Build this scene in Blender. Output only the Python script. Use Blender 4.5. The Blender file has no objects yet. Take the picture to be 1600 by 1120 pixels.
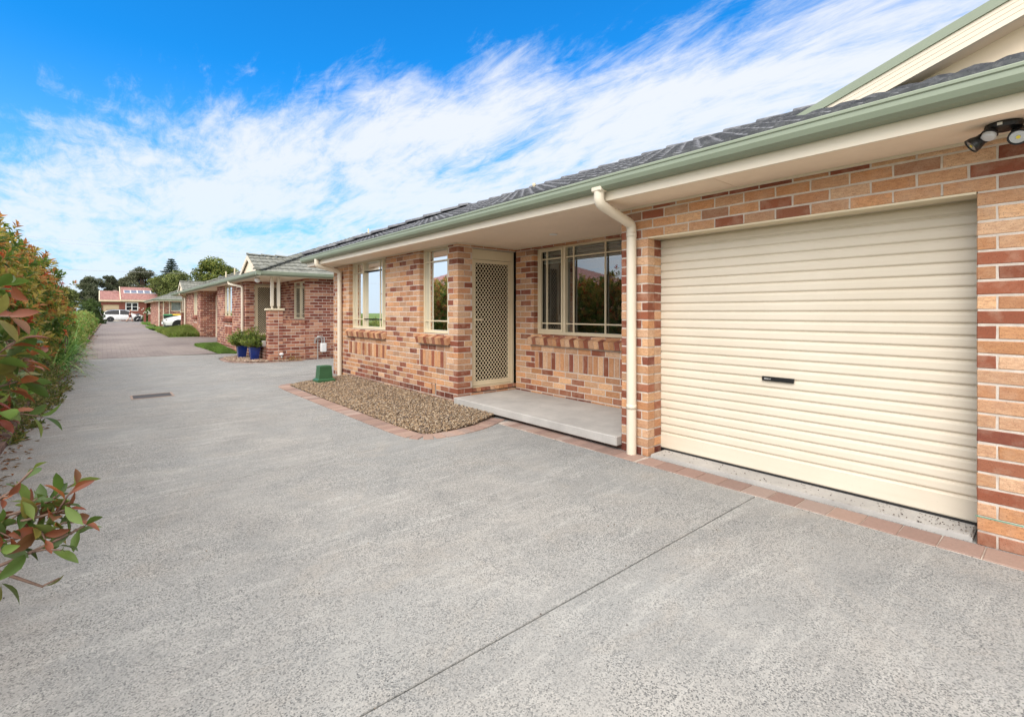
import bpy, math, random
import numpy as np
from mathutils import Vector, Matrix
R = math.radians
rng = np.random.default_rng(7)
random.seed(7)
SC = bpy.context.scene
COL = SC.collection

# ------------------------------------------------------------------ camera
cam_d = bpy.data.cameras.new("camera")
cam = bpy.data.objects.new("camera", cam_d)
COL.objects.link(cam)
cam_d.sensor_width = 36.0
cam_d.lens = 755 / 1600 * 36
cam_d.shift_y = -72 / 1600
cam_d.clip_start = 0.05
cam_d.clip_end = 2000
cam.location = (0, 0, 1.36)
cam.rotation_euler = (R(90), 0, -math.atan(640 / 755))
SC.camera = cam

# ------------------------------------------------------------------ world
SUN_EL, SUN_AZ = 44, 248      # azimuth measured from +Y clockwise
W = bpy.data.worlds.new("World")
SC.world = W
W.use_nodes = True
nt = W.node_tree
nt.nodes.clear()
def wn(t, **k):
    n = nt.nodes.new(t)
    for a, b in k.items(): setattr(n, a, b)
    return n
def wl(a, b): nt.links.new(a, b)
out = wn('ShaderNodeOutputWorld'); bg = wn('ShaderNodeBackground')
bg.inputs['Strength'].default_value = 0.15
sky = wn('ShaderNodeTexSky', sky_type='NISHITA', sun_disc=False)
sky.sun_elevation = R(SUN_EL); sky.sun_rotation = R(SUN_AZ)
sky.air_density = 1.0; sky.dust_density = 0.6; sky.ozone_density = 2.0
tint = wn('ShaderNodeMix', data_type='RGBA', blend_type='MULTIPLY'); tint.inputs[0].default_value = 1
tint.inputs[7].default_value = (0.05, 0.60, 1.02, 1)
wl(sky.outputs[0], tint.inputs[6])
tc = wn('ShaderNodeTexCoord')
sep = wn('ShaderNodeSeparateXYZ'); wl(tc.outputs['Generated'], sep.inputs[0])
def wmath(op, a, b=None, c=None, clamp=False):
    m = wn('ShaderNodeMath', operation=op); m.use_clamp = clamp
    for i, v in enumerate((a, b, c)):
        if v is None: continue
        if isinstance(v, (int, float)): m.inputs[i].default_value = v
        else: wl(v, m.inputs[i])
    return m.outputs[0]
zc = wmath('ADD', wmath('MAXIMUM', sep.outputs[2], 0.0), 0.10)
px_ = wmath('DIVIDE', sep.outputs[0], zc); py_ = wmath('DIVIDE', sep.outputs[1], zc)
cmb = wn('ShaderNodeCombineXYZ'); wl(px_, cmb.inputs[0]); wl(py_, cmb.inputs[1])
# streaks run from lower left to upper right of the picture
mp = wn('ShaderNodeMapping'); mp.inputs['Rotation'].default_value = (0, 0, R(-6))
mp.inputs['Scale'].default_value = (1.25, .62, 1); wl(cmb.outputs[0], mp.inputs[0])
n1 = wn('ShaderNodeTexNoise'); n1.inputs['Scale'].default_value = 1.6; n1.inputs['Detail'].default_value = 9
n1.inputs['Roughness'].default_value = 0.62; n1.inputs['Distortion'].default_value = 0.7
wl(mp.outputs[0], n1.inputs[0])
n2 = wn('ShaderNodeTexNoise'); n2.inputs['Scale'].default_value = 0.75; n2.inputs['Detail'].default_value = 5
wl(mp.outputs[0], n2.inputs[0])
n3 = wn('ShaderNodeTexNoise'); n3.inputs['Scale'].default_value = 9; n3.inputs['Detail'].default_value = 8
n3.inputs['Roughness'].default_value = 0.7; n3.inputs['Distortion'].default_value = 0.4
mp3 = wn('ShaderNodeMapping'); mp3.inputs['Rotation'].default_value = (0, 0, R(-14)); mp3.inputs['Scale'].default_value = (1.3, .4, 1)
wl(cmb.outputs[0], mp3.inputs[0]); wl(mp3.outputs[0], n3.inputs[0])
side = wmath('ADD', wmath('MULTIPLY', sep.outputs[0], .4164), wmath('ADD', wmath('MULTIPLY', sep.outputs[1], .2702), wmath('MULTIPLY', sep.outputs[2], -.868)))
bias = wmath('MULTIPLY', wmath('MINIMUM', side, 0.12), 3.4)
dens = wmath('ADD', wmath('ADD', wmath('MULTIPLY', n1.outputs[0], 1.5), wmath('MULTIPLY', n2.outputs[0], 0.6)),
             wmath('ADD', bias, wmath('MULTIPLY', n3.outputs[0], 0.95)))
# unseen cloud added overhead, behind and left, to whiten light and reflections
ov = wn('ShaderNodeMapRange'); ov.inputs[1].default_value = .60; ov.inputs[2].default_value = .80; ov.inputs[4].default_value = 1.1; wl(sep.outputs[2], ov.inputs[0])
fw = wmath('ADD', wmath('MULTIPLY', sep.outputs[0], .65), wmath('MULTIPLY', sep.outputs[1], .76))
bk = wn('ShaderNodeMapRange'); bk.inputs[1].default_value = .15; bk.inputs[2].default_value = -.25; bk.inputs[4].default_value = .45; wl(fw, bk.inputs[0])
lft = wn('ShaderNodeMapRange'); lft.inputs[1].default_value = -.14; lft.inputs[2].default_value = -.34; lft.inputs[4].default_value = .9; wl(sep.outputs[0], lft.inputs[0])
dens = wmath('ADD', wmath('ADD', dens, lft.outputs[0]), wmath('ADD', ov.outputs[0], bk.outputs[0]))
mr = wn('ShaderNodeMapRange'); mr.interpolation_type = 'SMOOTHSTEP'
mr.inputs[1].default_value = 1.36; mr.inputs[2].default_value = 2.05
wl(dens, mr.inputs[0])
# pale band of air towards the horizon
hz = wn('ShaderNodeMapRange'); hz.inputs[1].default_value = 0.42; hz.inputs[2].default_value = -0.02
wl(sep.outputs[2], hz.inputs[0])
hzp = wmath('POWER', hz.outputs[0], 1.6)
mixh = wn('ShaderNodeMix', data_type='RGBA'); wl(wmath('MULTIPLY', hzp, 0.92), mixh.inputs[0]); wl(tint.outputs[2], mixh.inputs[6])
mixh.inputs[7].default_value = (2.05, 2.85, 3.6, 1)
mixc = wn('ShaderNodeMix', data_type='RGBA'); wl(wmath('MULTIPLY', mr.outputs[0], wmath('SUBTRACT', 0.92, wmath('MULTIPLY', hzp, .28))), mixc.inputs[0]); wl(mixh.outputs[2], mixc.inputs[6])
mixc.inputs[7].default_value = (3.55, 3.65, 3.8, 1)
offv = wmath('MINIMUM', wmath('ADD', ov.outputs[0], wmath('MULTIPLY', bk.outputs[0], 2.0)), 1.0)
mixo = wn('ShaderNodeMix', data_type='RGBA'); wl(wmath('MULTIPLY', offv, .9), mixo.inputs[0]); wl(mixc.outputs[2], mixo.inputs[6]); mixo.inputs[7].default_value = (9.4, 8.8, 8.1, 1)  # out-of-view cloud brightened and warmed to light walls, hedge and soffit
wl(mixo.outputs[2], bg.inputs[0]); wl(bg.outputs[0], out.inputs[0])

# ------------------------------------------------------------------ sun
sd = bpy.data.lights.new("sun", 'SUN'); sd.energy = 1.5; sd.angle = R(35); sd.color = (1, .955, .89)
so = bpy.data.objects.new("sun", sd); COL.objects.link(so)
a_ = R(SUN_AZ); e_ = R(SUN_EL)
sdir = Vector((math.sin(a_) * math.cos(e_), math.cos(a_) * math.cos(e_), math.sin(e_)))
so.rotation_euler = sdir.to_track_quat('Z', 'Y').to_euler()

SC.view_settings.view_transform = 'Standard'
SC.view_settings.look = 'None'
SC.view_settings.exposure = 0.84
SC.view_settings.gamma = 1

# ------------------------------------------------------------------ node helpers
class NT:
    def __init__(s, name):
        s.m = bpy.data.materials.new(name); s.m.use_nodes = True
        s.t = s.m.node_tree; s.b = s.t.nodes['Principled BSDF']
        s.geo = s.t.nodes.new('ShaderNodeNewGeometry')
        s.P = s.geo.outputs['Position']
    def n(s, t, **k):
        n = s.t.nodes.new(t)
        for a, b in k.items(): setattr(n, a, b)
        return n
    def l(s, a, b): s.t.links.new(a, b)
    def setin(s, sock, v):
        if isinstance(v, bpy.types.NodeSocket): s.l(v, sock)
        elif isinstance(v, (tuple, list)) and len(v) == 3 and sock.type == 'RGBA': sock.default_value = (*v, 1)
        else: sock.default_value = v
    def noise(s, scale, detail=4, rough=.5, vec=None, stretch=None, dist=0):
        n = s.n('ShaderNodeTexNoise'); n.inputs['Scale'].default_value = scale
        n.inputs['Detail'].default_value = detail; n.inputs['Roughness'].default_value = rough; n.inputs['Distortion'].default_value = dist
        v = vec or s.P
        if stretch:
            m = s.n('ShaderNodeMapping'); m.inputs['Scale'].default_value = stretch; s.l(v, m.inputs[0]); v = m.outputs[0]
        s.l(v, n.inputs[0]); return n.outputs[0]
    def rng(s, v, a, b, c=0, d=1):
        n = s.n('ShaderNodeMapRange'); s.l(v, n.inputs[0])
        for i, x in enumerate((a, b, c, d)): n.inputs[i + 1].default_value = x
        return n.outputs[0]
    def mix(s, f, a, b, bt='MIX'):
        n = s.n('ShaderNodeMix', data_type='RGBA', blend_type=bt)
        s.setin(n.inputs[0], f); s.setin(n.inputs[6], a); s.setin(n.inputs[7], b); return n.outputs[2]
    def math(s, op, a, b=0.0, clamp=False):
        n = s.n('ShaderNodeMath', operation=op); n.use_clamp = clamp
        s.setin(n.inputs[0], a); s.setin(n.inputs[1], b); return n.outputs[0]
    def attr(s, name='Col'):
        n = s.n('ShaderNodeAttribute'); n.attribute_name = name; return n.outputs['Color']
    def bump(s, h, strength=.3, dist=.01):
        n = s.n('ShaderNodeBump'); n.inputs['Strength'].default_value = strength; n.inputs['Distance'].default_value = dist
        s.l(h, n.inputs['Height']); s.l(n.outputs[0], s.b.inputs['Normal'])
    def out(s, color=None, rough=None, metal=None, spec=None):
        if color is not None: s.setin(s.b.inputs['Base Color'], color)
        if rough is not None: s.setin(s.b.inputs['Roughness'], rough)
        if metal is not None: s.b.inputs['Metallic'].default_value = metal
        if spec is not None: s.b.inputs['Specular IOR Level'].default_value = spec
        return s.m

def mat_plain(name, c, rough=.5, var=.06, scale=6, metal=0, bump=0, bscale=60, spec=.5, fine=.03):
    s = NT(name)
    f = s.rng(s.noise(scale, 5, .6), .3, .7)
    f2 = s.rng(s.noise(scale * 12, 3, .6), .3, .7)
    lo = tuple(x * (1 - var) for x in c); hi = tuple(min(1, x * (1 + var)) for x in c)
    col = s.mix(f, lo, hi)
    col = s.mix(s.math('MULTIPLY', f2, fine * 4), col, tuple(x * .75 for x in c))
    if bump: s.bump(s.noise(bscale, 4, .6), bump, .004)
    return s.out(col, rough, metal, spec)

M = {}
# bricks: colour comes brick by brick from the mesh, grain from noise
def mat_brick(name, stain=.0):
    s = NT(name)
    c = s.attr()
    g = s.noise(30, 6, .75, stretch=(1, 1, 2.6)); g2 = s.noise(9, 4, .6)
    c = s.mix(s.rng(g, .40, .66, .0, .8), c, s.mix(.62, c, (.26, .095, .05)), 'MIX')
    c = s.mix(s.rng(g2, .48, .68, 0, .45), c, s.mix(.5, c, (.60, .44, .32)))
    pits = s.noise(150, 3, .7)
    c = s.mix(s.rng(pits, .58, .68, 0, .75), c, (.09, .045, .03))
    sm = s.noise(26, 5, .7, stretch=(1, 1, .3))
    c = s.mix(s.rng(sm, .66, .78, 0, .35), c, (.13, .07, .05))
    s.bump(s.math('ADD', s.noise(110, 5, .75), s.math('MULTIPLY', s.noise(30, 3, .5), .8)), .6, .006)
    return s.out(c, .88, spec=.25)
M['brick'] = mat_brick('brick')
def mat_mortar():
    s = NT('mortar')
    c = s.mix(s.rng(s.noise(14, 5, .6), .35, .65), (.52, .45, .385), (.64, .57, .50))
    c = s.mix(s.rng(s.noise(120, 3, .7), .55, .75, 0, .5), c, (.30, .25, .21))
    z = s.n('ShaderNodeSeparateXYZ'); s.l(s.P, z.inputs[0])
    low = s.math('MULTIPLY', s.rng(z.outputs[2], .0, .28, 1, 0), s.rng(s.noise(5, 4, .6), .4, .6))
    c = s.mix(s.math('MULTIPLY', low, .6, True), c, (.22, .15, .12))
    s.bump(s.noise(160, 4, .7), .6, .004)
    return s.out(c, .95, spec=.2)
M['mortar'] = mat_mortar()
def mat_attr(name, rough=.8, spec=.3, nscale=80, bump=.4, dark=.5):
    s = NT(name); c = s.attr()
    c = s.mix(s.rng(s.noise(nscale, 4, .6), .3, .7, 0, .5), c, s.mix(dark, c, (0, 0, 0)))
    if bump: s.bump(s.noise(nscale * 1.6, 4, .65), bump, .004)
    return s.out(c, rough, spec=spec)
M['paver'] = mat_attr('paver', .9, .25, 60, .5, .25)
M['stone'] = mat_attr('pebble_stone', .75, .35, 160, .2, .3)
def mat_leaf(name, trans=.3, rough=.42, spec=.45):
    s = NT(name); c = s.attr()
    c = s.mix(s.rng(s.noise(22, 3, .6), .3, .7, 0, .5), c, s.mix(.45, c, (.02, .03, .01)))
    s.out(c, rough, spec=spec)
    tr = s.n('ShaderNodeBsdfTranslucent'); s.l(s.mix(1.0, c, (1.3, 1.35, .7), 'MULTIPLY'), tr.inputs[0])
    mx = s.n('ShaderNodeMixShader'); mx.inputs[0].default_value = trans
    o = s.t.nodes['Material Output']; s.l(s.b.outputs[0], mx.inputs[1]); s.l(tr.outputs[0], mx.inputs[2]); s.l(mx.outputs[0], o.inputs[0])
    return s.m
M['leaf'] = mat_leaf('leaf', .4); M['leaf_far'] = mat_leaf('far_leaf', .2, .7, .2)
M['leaf_near'] = mat_leaf('near_leaf', .25, .46, .4)
M['grass'] = mat_leaf('grass_blade', .3, .6, .25)
M['bark'] = mat_plain('bark', (.13, .09, .065), .9, .3, 14, bump=.6, bscale=70)
M['twig'] = mat_plain('twig_bark', (.16, .10, .075), .75, .3, 40, bump=.4, bscale=160)

def mat_concrete(name='concrete', expo=1.0):
    s = NT(name)
    big = s.noise(.55, 5, .6); mid = s.noise(2.3, 6, .65, dist=.6)
    streak = s.noise(3.0, 6, .7, stretch=(.5, 3.2, 1), dist=.5)
    base = s.mix(s.rng(mid, .33, .67), (.335, .33, .318), (.46, .44, .41))
    base = s.mix(s.rng(big, .38, .62, 0, .5), base, (.37, .385, .385))
    base = s.mix(s.rng(s.noise(1.3, 6, .7, dist=1.5), .52, .66, 0, .32), base, (.47, .42, .36))
    base = s.mix(s.rng(s.noise(7, 6, .8, dist=2), .60, .70, 0, .5), base, (.27, .26, .25))
    base = s.mix(s.rng(streak, .52, .70, 0, .6), base, (.58, .57, .54))
    base = s.mix(s.rng(s.noise(1.1, 5, .6, stretch=(.7, 1.8, 1)), .56, .75, 0, .38), base, (.24, .24, .235))
    # exposed grit: dark and light specks where the cement skin has worn
    vo = s.n('ShaderNodeTexVoronoi'); vo.inputs['Scale'].default_value = 200; s.l(s.P, vo.inputs[0])
    vs = s.n('ShaderNodeSeparateColor'); s.l(vo.outputs['Color'], vs.inputs[0])
    vo2 = s.n('ShaderNodeTexVoronoi'); vo2.inputs['Scale'].default_value = 112; s.l(s.P, vo2.inputs[0])
    vs2 = s.n('ShaderNodeSeparateColor'); s.l(vo2.outputs['Color'], vs2.inputs[0])
    worn = s.rng(s.math('ADD', s.noise(.8, 5, .7, dist=.8), s.math('MULTIPLY', s.noise(4.5, 4, .6), .3)), .45, .72, .25, 1)
    v1 = s.rng(vs.outputs[0], .33, .25); v2 = s.math('MULTIPLY', s.rng(vs2.outputs[0], .15, .10), s.rng(vo2.outputs['Distance'], .45, .3))
    base = s.mix(s.math('MULTIPLY', s.math('MULTIPLY', v1, worn), .72 * expo), base, (.12, .125, .128))
    base = s.mix(s.math('MULTIPLY', s.math('MULTIPLY', v2, worn), .80 * expo), base, (.075, .08, .085))
    lt = s.rng(vs.outputs[1], .84, .90)
    base = s.mix(s.math('MULTIPLY', s.math('MULTIPLY', lt, worn), .55), base, (.62, .59, .55))
    # brown grime along the planted edge
    sp = s.n('ShaderNodeSeparateXYZ'); s.l(s.P, sp.inputs[0])
    edge = s.math('MULTIPLY', s.rng(sp.outputs[0], -.75, -.05, 1, 0), s.rng(s.noise(3.2, 6, .7), .3, .62))
    base = s.mix(s.math('MULTIPLY', edge, .55, True), base, (.27, .21, .165))
    base = s.mix(1.0, base, (.77, .778, .78), 'MULTIPLY')
    s.bump(s.math('ADD', s.math('MULTIPLY', v1, -1), s.math('MULTIPLY', v2, -.5)), .55, .006)
    return s.out(base, .9, spec=.3)
M['concrete'] = mat_concrete()
def mat_smooth_concrete():
    s = NT('smooth_concrete')
    c = s.mix(s.rng(s.noise(2.5, 6, .65), .35, .65), (.36, .345, .325), (.46, .44, .41))
    c = s.mix(s.rng(s.noise(45, 4, .7), .56, .74, 0, .4), c, (.24, .23, .22))
    c = s.mix(s.rng(s.noise(6, 5, .7, dist=1), .6, .75, 0, .4), c, (.29, .265, .24))
    s.bump(s.noise(90, 4, .7), .3, .003)
    return s.out(c, .88, spec=.3)
M['slab'] = mat_smooth_concrete()
def mat_paving():
    s = NT('drive_paving')
    b = s.n('ShaderNodeTexBrick'); b.inputs['Scale'].default_value = 1; b.offset = .5
    b.inputs['Brick Width'].default_value = .23; b.inputs['Row Height'].default_value = .115
    b.inputs['Mortar Size'].default_value = .006; b.inputs['Mortar Smooth'].default_value = .3
    b.inputs['Color1'].default_value = (.24, .205, .19, 1); b.inputs['Color2'].default_value = (.175, .15, .142, 1)
    b.inputs['Mortar'].default_value = (.10, .085, .075, 1); s.l(s.P, b.inputs[0])
    c = s.mix(s.rng(s.noise(.5, 5, .65, stretch=(1, .5, 1)), .45, .65, 0, .7), b.outputs[0], (.14, .115, .11))
    c = s.mix(s.rng(s.noise(.28, 4, .6), .45, .65, 0, .5), c, (.29, .255, .23))
    s.bump(s.math('ADD', s.noise(60, 4, .6), b.outputs['Fac']), .4, .004)
    return s.out(c, .9, spec=.25)
M['paving'] = mat_paving()
def mat_ground():
    s = NT('ground_soil')
    c = s.mix(s.rng(s.noise(1.2, 6, .7), .35, .65), (.06, .042, .03), (.13, .09, .06))
    c = s.mix(s.rng(s.noise(30, 4, .7), .55, .7, 0, .5), c, (.20, .14, .09))
    s.bump(s.noise(25, 5, .7), .8, .02)
    return s.out(c, .95, spec=.15)
M['soil'] = mat_ground()
def mat_turf():
    s = NT('ground_turf')
    c = s.mix(s.rng(s.noise(.8, 6, .7), .35, .65), (.09, .16, .035), (.19, .24, .07))
    c = s.mix(s.rng(s.noise(9, 5, .7), .5, .7, 0, .6), c, (.05, .09, .025))
    s.bump(s.noise(40, 5, .7), .8, .02)
    return s.out(c, .95, spec=.15)
M['turf'] = mat_turf()
M['asphalt'] = mat_plain('asphalt', (.16, .16, .155), .9, .2, 3, bump=.4)
M['cream'] = mat_plain('cream_paint', (.70, .62, .50), .42, .035, 1.3, spec=.4, fine=.015)
s_ = NT('roller_door_paint'); c_ = s_.mix(s_.rng(s_.noise(1.1, 5, .6), .35, .65), (.69, .615, .50), (.64, .565, .45))
c_ = s_.mix(s_.rng(s_.noise(4, 5, .65, stretch=(1, .25, 5)), .5, .72, 0, .35), c_, (.60, .51, .39))
c_ = s_.mix(s_.rng(s_.noise(60, 3, .7), .66, .76, 0, .3), c_, (.42, .34, .25))
s_.bump(s_.noise(2.2, 3, .5), .25, .01)
M['door'] = s_.out(c_, .45, spec=.4)
M['creamfr'] = mat_plain('cream_frame', (.68, .585, .41), .35, .04, 3, spec=.45, fine=.01)
M['soffit'] = mat_plain('soffit_sheet', (.84, .70, .545), .75, .05, 1.1, spec=.2, fine=.04)
M['green'] = mat_plain('gutter_green', (.235, .275, .20), .5, .05, 3, spec=.5, fine=.02)
M['black'] = mat_plain('black_plastic', (.012, .012, .013), .35, .1, 20)
M['palebrick'] = mat_plain('neighbour_brick', (.34, .20, .13), .9, .2, 8)
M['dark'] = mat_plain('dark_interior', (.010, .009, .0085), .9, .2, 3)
M['rubber'] = mat_plain('rubber', (.02, .02, .02), .8, .1, 20)
M['white'] = mat_plain('white_paint', (.78, .78, .77), .3, .03, 4)
M['chrome'] = mat_plain('grey_metal', (.45, .45, .45), .35, .1, 10, metal=.9)
M['galv'] = mat_plain('galvanised_metal', (.42, .42, .41), .5, .1, 10, metal=.4)
M['black_void'] = mat_plain('shadowed_door', (.003, .003, .003), .95, .2, 3, spec=.05)  # near-black colour stands in for the shade behind the grille
M['iron'] = mat_plain('drain_iron', (.07, .062, .055), .7, .25, 20, bump=.4)
M['bottle'] = mat_plain('utility_green', (.035, .115, .048), .42, .12, 8, bump=.1)
M['blue'] = mat_plain('blue_glaze', (.012, .035, .20), .18, .2, 8)
M['binbody'] = mat_plain('bin_green', (.012, .03, .018), .5, .1, 8)
M['binlid_y'] = mat_plain('bin_lid_yellow', (.70, .50, .03), .45, .08, 8)
M['binlid_g'] = mat_plain('bin_lid_green', (.02, .22, .07), .45, .08, 8)
M['red_brick'] = mat_plain('house_red_brick', (.215, .07, .05), .9, .15, 6)
M['tan_door'] = mat_plain('tan_panel', (.52, .40, .25), .5, .05, 4)
M['skin'] = mat_plain('skin', (.50, .30, .21), .5, .05, 20)
M['maroon'] = mat_plain('maroon_cloth', (.11, .018, .022), .9, .15, 20)
M['hair'] = mat_plain('hair', (.04, .02, .012), .6, .2, 40)
M['blind'] = mat_plain('blind_slat', (.42, .44, .40), .6, .05, 3)
M['sheer'] = mat_plain('sheer_curtain', (.72, .77, .75), .9, .06, 5)
M['flower'] = mat_plain('orange_flower', (.62, .13, .035), .6, .2, 40)
M['whiteflower'] = mat_plain('white_flower', (.75, .72, .62), .6, .1, 40)
M['cardark'] = mat_plain('car_glass', (.01, .012, .015), .08, .1, 4)
M['lamp'] = mat_plain('clear_lens', (.6, .62, .62), .1, .05, 4, metal=.6)
M['yellow'] = mat_plain('led_chip', (.75, .6, .06), .4, .05, 10)
M['lens'] = mat_plain('white_lens', (.55, .56, .58), .25, .05, 10)

def mat_tiles(name, lo, hi, blotch, sc=1.0):
    s = NT(name)
    c = s.mix(s.rng(s.noise(3.2, 5, .7), .35, .65), lo, hi)
    c = s.mix(s.rng(s.noise(14, 5, .75), .52, .7, 0, .7), c, blotch)
    c = s.mix(s.rng(s.noise(70, 3, .7), .55, .72, 0, .5), c, tuple(x * .5 for x in lo))
    s.bump(s.noise(70, 4, .7), .5, .005)
    return s.out(c, .85, spec=.3)
M['tile'] = mat_tiles('roof_tile_slate', (.085, .088, .10), (.17, .175, .19), (.32, .32, .33))
M['tile2'] = mat_tiles('roof_tile_grey_green', (.13, .135, .118), (.23, .235, .205), (.33, .33, .30))
M['tiler'] = mat_tiles('roof_tile_terracotta', (.36, .185, .165), (.45, .26, .235), (.48, .32, .30))
def mat_glass(name, refl, tint=(.82, .86, .85)):
    s = NT(name); t = s.t
    g = s.n('ShaderNodeBsdfGlossy'); g.inputs['Roughness'].default_value = .015; g.inputs[0].default_value = (.9, .93, .97, 1)
    tr = s.n('ShaderNodeBsdfTransparent'); tr.inputs[0].default_value = (*tint, 1)
    fr = s.n('ShaderNodeFresnel'); fr.inputs[0].default_value = 1.5
    wob = s.n('ShaderNodeBump'); wob.inputs['Strength'].default_value = .02; wob.inputs['Distance'].default_value = .002
    s.l(s.noise(1.3, 2, .5), wob.inputs['Height']); s.l(wob.outputs[0], g.inputs['Normal'])
    f = s.math('ADD', s.math('MULTIPLY', fr.outputs[0], 1.3), refl, True)
    mx = s.n('ShaderNodeMixShader'); s.l(f, mx.inputs[0]); s.l(tr.outputs[0], mx.inputs[1]); s.l(g.outputs[0], mx.inputs[2])
    s.l(mx.outputs[0], t.nodes['Material Output'].inputs[0]); return s.m
M['glass'] = mat_glass('window_glass', .17)
M['panel'] = mat_plain('solar_cell', (.10, .12, .17), .3, .1, 2)

# ------------------------------------------------------------------ mesh builder
class MB:
    def __init__(s): s.V = []; s.F = []; s.C = []; s.n = 0; s.smooth = False
    def add(s, v, f, mi=0, c=None):
        v = np.asarray(v, float).reshape(-1, 3)
        f = [np.asarray(f)] if not isinstance(f, list) or (len(f) and np.isscalar(f[0])) else f
        s.V.append(v)
        cc = np.ones((len(v), 4)) * .5
        if c is not None: cc[:, :3] = np.asarray(c)
        s.C.append(cc)
        groups = {}
        for q in f:
            q = np.asarray(q)
            if q.ndim == 2: groups.setdefault(q.shape[1], []).append(q)
            else: groups.setdefault(len(q), []).append(q[None])
        for k, g in groups.items():
            s.F.append((np.concatenate(g).astype(np.int64) + s.n, mi))
        s.n += len(v)
    def build(s, name, mats, parent=None, smooth=False):
        if not s.V: return None
        me = bpy.data.meshes.new(name)
        V = np.concatenate(s.V); C = np.concatenate(s.C)
        if parent is not None:
            pl = np.array(parent.matrix_basis.translation if parent.parent is None else wpos(parent)); V = V - pl
        me.vertices.add(len(V)); me.vertices.foreach_set('co', V.astype(np.float32).ravel())
        idx = np.concatenate([f.ravel() for f, _ in s.F]); 
        tot = np.concatenate([np.full(len(f), f.shape[1]) for f, _ in s.F])
        mi = np.concatenate([np.full(len(f), m) for f, m in s.F])
        st = np.concatenate([[0], np.cumsum(tot)[:-1]])
        me.loops.add(len(idx)); me.loops.foreach_set('vertex_index', idx.astype(np.int32))
        me.polygons.add(len(tot)); me.polygons.foreach_set('loop_start', st.astype(np.int32)); me.polygons.foreach_set('loop_total', tot.astype(np.int32))
        if not isinstance(mats, (list, tuple)): mats = [mats]
        for m in mats: me.materials.append(m)
        me.polygons.foreach_set('material_index', mi.astype(np.int32))
        me.polygons.foreach_set('use_smooth', np.full(len(tot), bool(smooth)))
        at = me.attributes.new('Col', 'FLOAT_COLOR', 'POINT'); at.data.foreach_set('color', C.astype(np.float32).ravel())
        me.update(calc_edges=True); me.validate()
        o = bpy.data.objects.new(name, me); COL.objects.link(o)
        if parent is not None: o.parent = parent
        return o
def wpos(o):
    p = Vector(o.location)
    while o.parent is not None: o = o.parent; p += Vector(o.location)
    return p
BOXF = np.array([(0, 1, 3, 2), (4, 6, 7, 5), (0, 4, 5, 1), (2, 3, 7, 6), (0, 2, 6, 4), (1, 5, 7, 3)])
def box(mb, a, b, mi=0, c=None):
    x = (a[0], b[0]); y = (a[1], b[1]); z = (a[2], b[2])
    v = [(x[i], y[j], z[k]) for i in (0, 1) for j in (0, 1) for k in (0, 1)]
    mb.add(v, [BOXF], mi, c)
def bbox_(mb, a, b, bev=.01, mi=0, c=None):
    """box with chamfered edges"""
    a = np.minimum(a, b).astype(float), np.maximum(a, b).astype(float)
    lo, hi = a; V = []; 
    for i in (0, 1):
        for j in (0, 1):
            for k in (0, 1):
                p = np.array([(lo, hi)[i][0], (lo, hi)[j][1], (lo, hi)[k][2]]); s = np.array([1 - 2 * i, 1 - 2 * j, 1 - 2 * k]) * bev
                V += [p + s * (0, 1, 1), p + s * (1, 0, 1), p + s * (1, 1, 0)]
    def ix(i, j, k, a): return (i * 4 + j * 2 + k) * 3 + a
    F = []
    for i in (0, 1):
        F.append([ix(i, 0, 0, 0), ix(i, 0, 1, 0), ix(i, 1, 1, 0), ix(i, 1, 0, 0)][:: (1 if i == 0 else -1)])
        F.append([ix(0, i, 0, 1), ix(1, i, 0, 1), ix(1, i, 1, 1), ix(0, i, 1, 1)][:: (1 if i == 0 else -1)])
        F.append([ix(0, 0, i, 2), ix(0, 1, i, 2), ix(1, 1, i, 2), ix(1, 0, i, 2)][:: (1 if i == 0 else -1)])
    for i in (0, 1):
        for j in (0, 1):
            F.append([ix(i, j, 0, 0), ix(i, j, 1, 0), ix(i, j, 1, 1), ix(i, j, 0, 1)])
            F.append([ix(i, 0, j, 0), ix(i, 1, j, 0), ix(i, 1, j, 2), ix(i, 0, j, 2)])
            F.append([ix(0, i, j, 1), ix(1, i, j, 1), ix(1, i, j, 2), ix(0, i, j, 2)])
    T = [[ix(i, j, k, 0), ix(i, j, k, 1), ix(i, j, k, 2)] for i in (0, 1) for j in (0, 1) for k in (0, 1)]
    mb.add(V, [np.array(F), np.array(T)], mi, c)
def tube(mb, pts, r, n=10, mi=0, c=None, caps=True):
    pts = [np.array(p, float) for p in pts]; rs = r if hasattr(r, '__len__') else [r] * len(pts)
    V = []; up = None
    for i, p in enumerate(pts):
        d = pts[min(i + 1, len(pts) - 1)] - pts[max(i - 1, 0)]; d = d / (np.linalg.norm(d) + 1e-9)
        if up is None: up = np.array([0, 0, 1.]) if abs(d[2]) < .9 else np.array([1., 0, 0])
        s = np.cross(d, up); s /= np.linalg.norm(s) + 1e-9; u = np.cross(s, d); up = u
        for k in range(n):
            t = 2 * math.pi * k / n; V.append(p + rs[i] * (math.cos(t) * s + math.sin(t) * u))
    F = [(i * n + k, i * n + (k + 1) % n, (i + 1) * n + (k + 1) % n, (i + 1) * n + k) for i in range(len(pts) - 1) for k in range(n)]
    fs = [np.array(F)]
    if caps: fs += [np.arange(n)[::-1], np.arange(n) + (len(pts) - 1) * n]
    mb.add(V, fs, mi, c)
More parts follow.
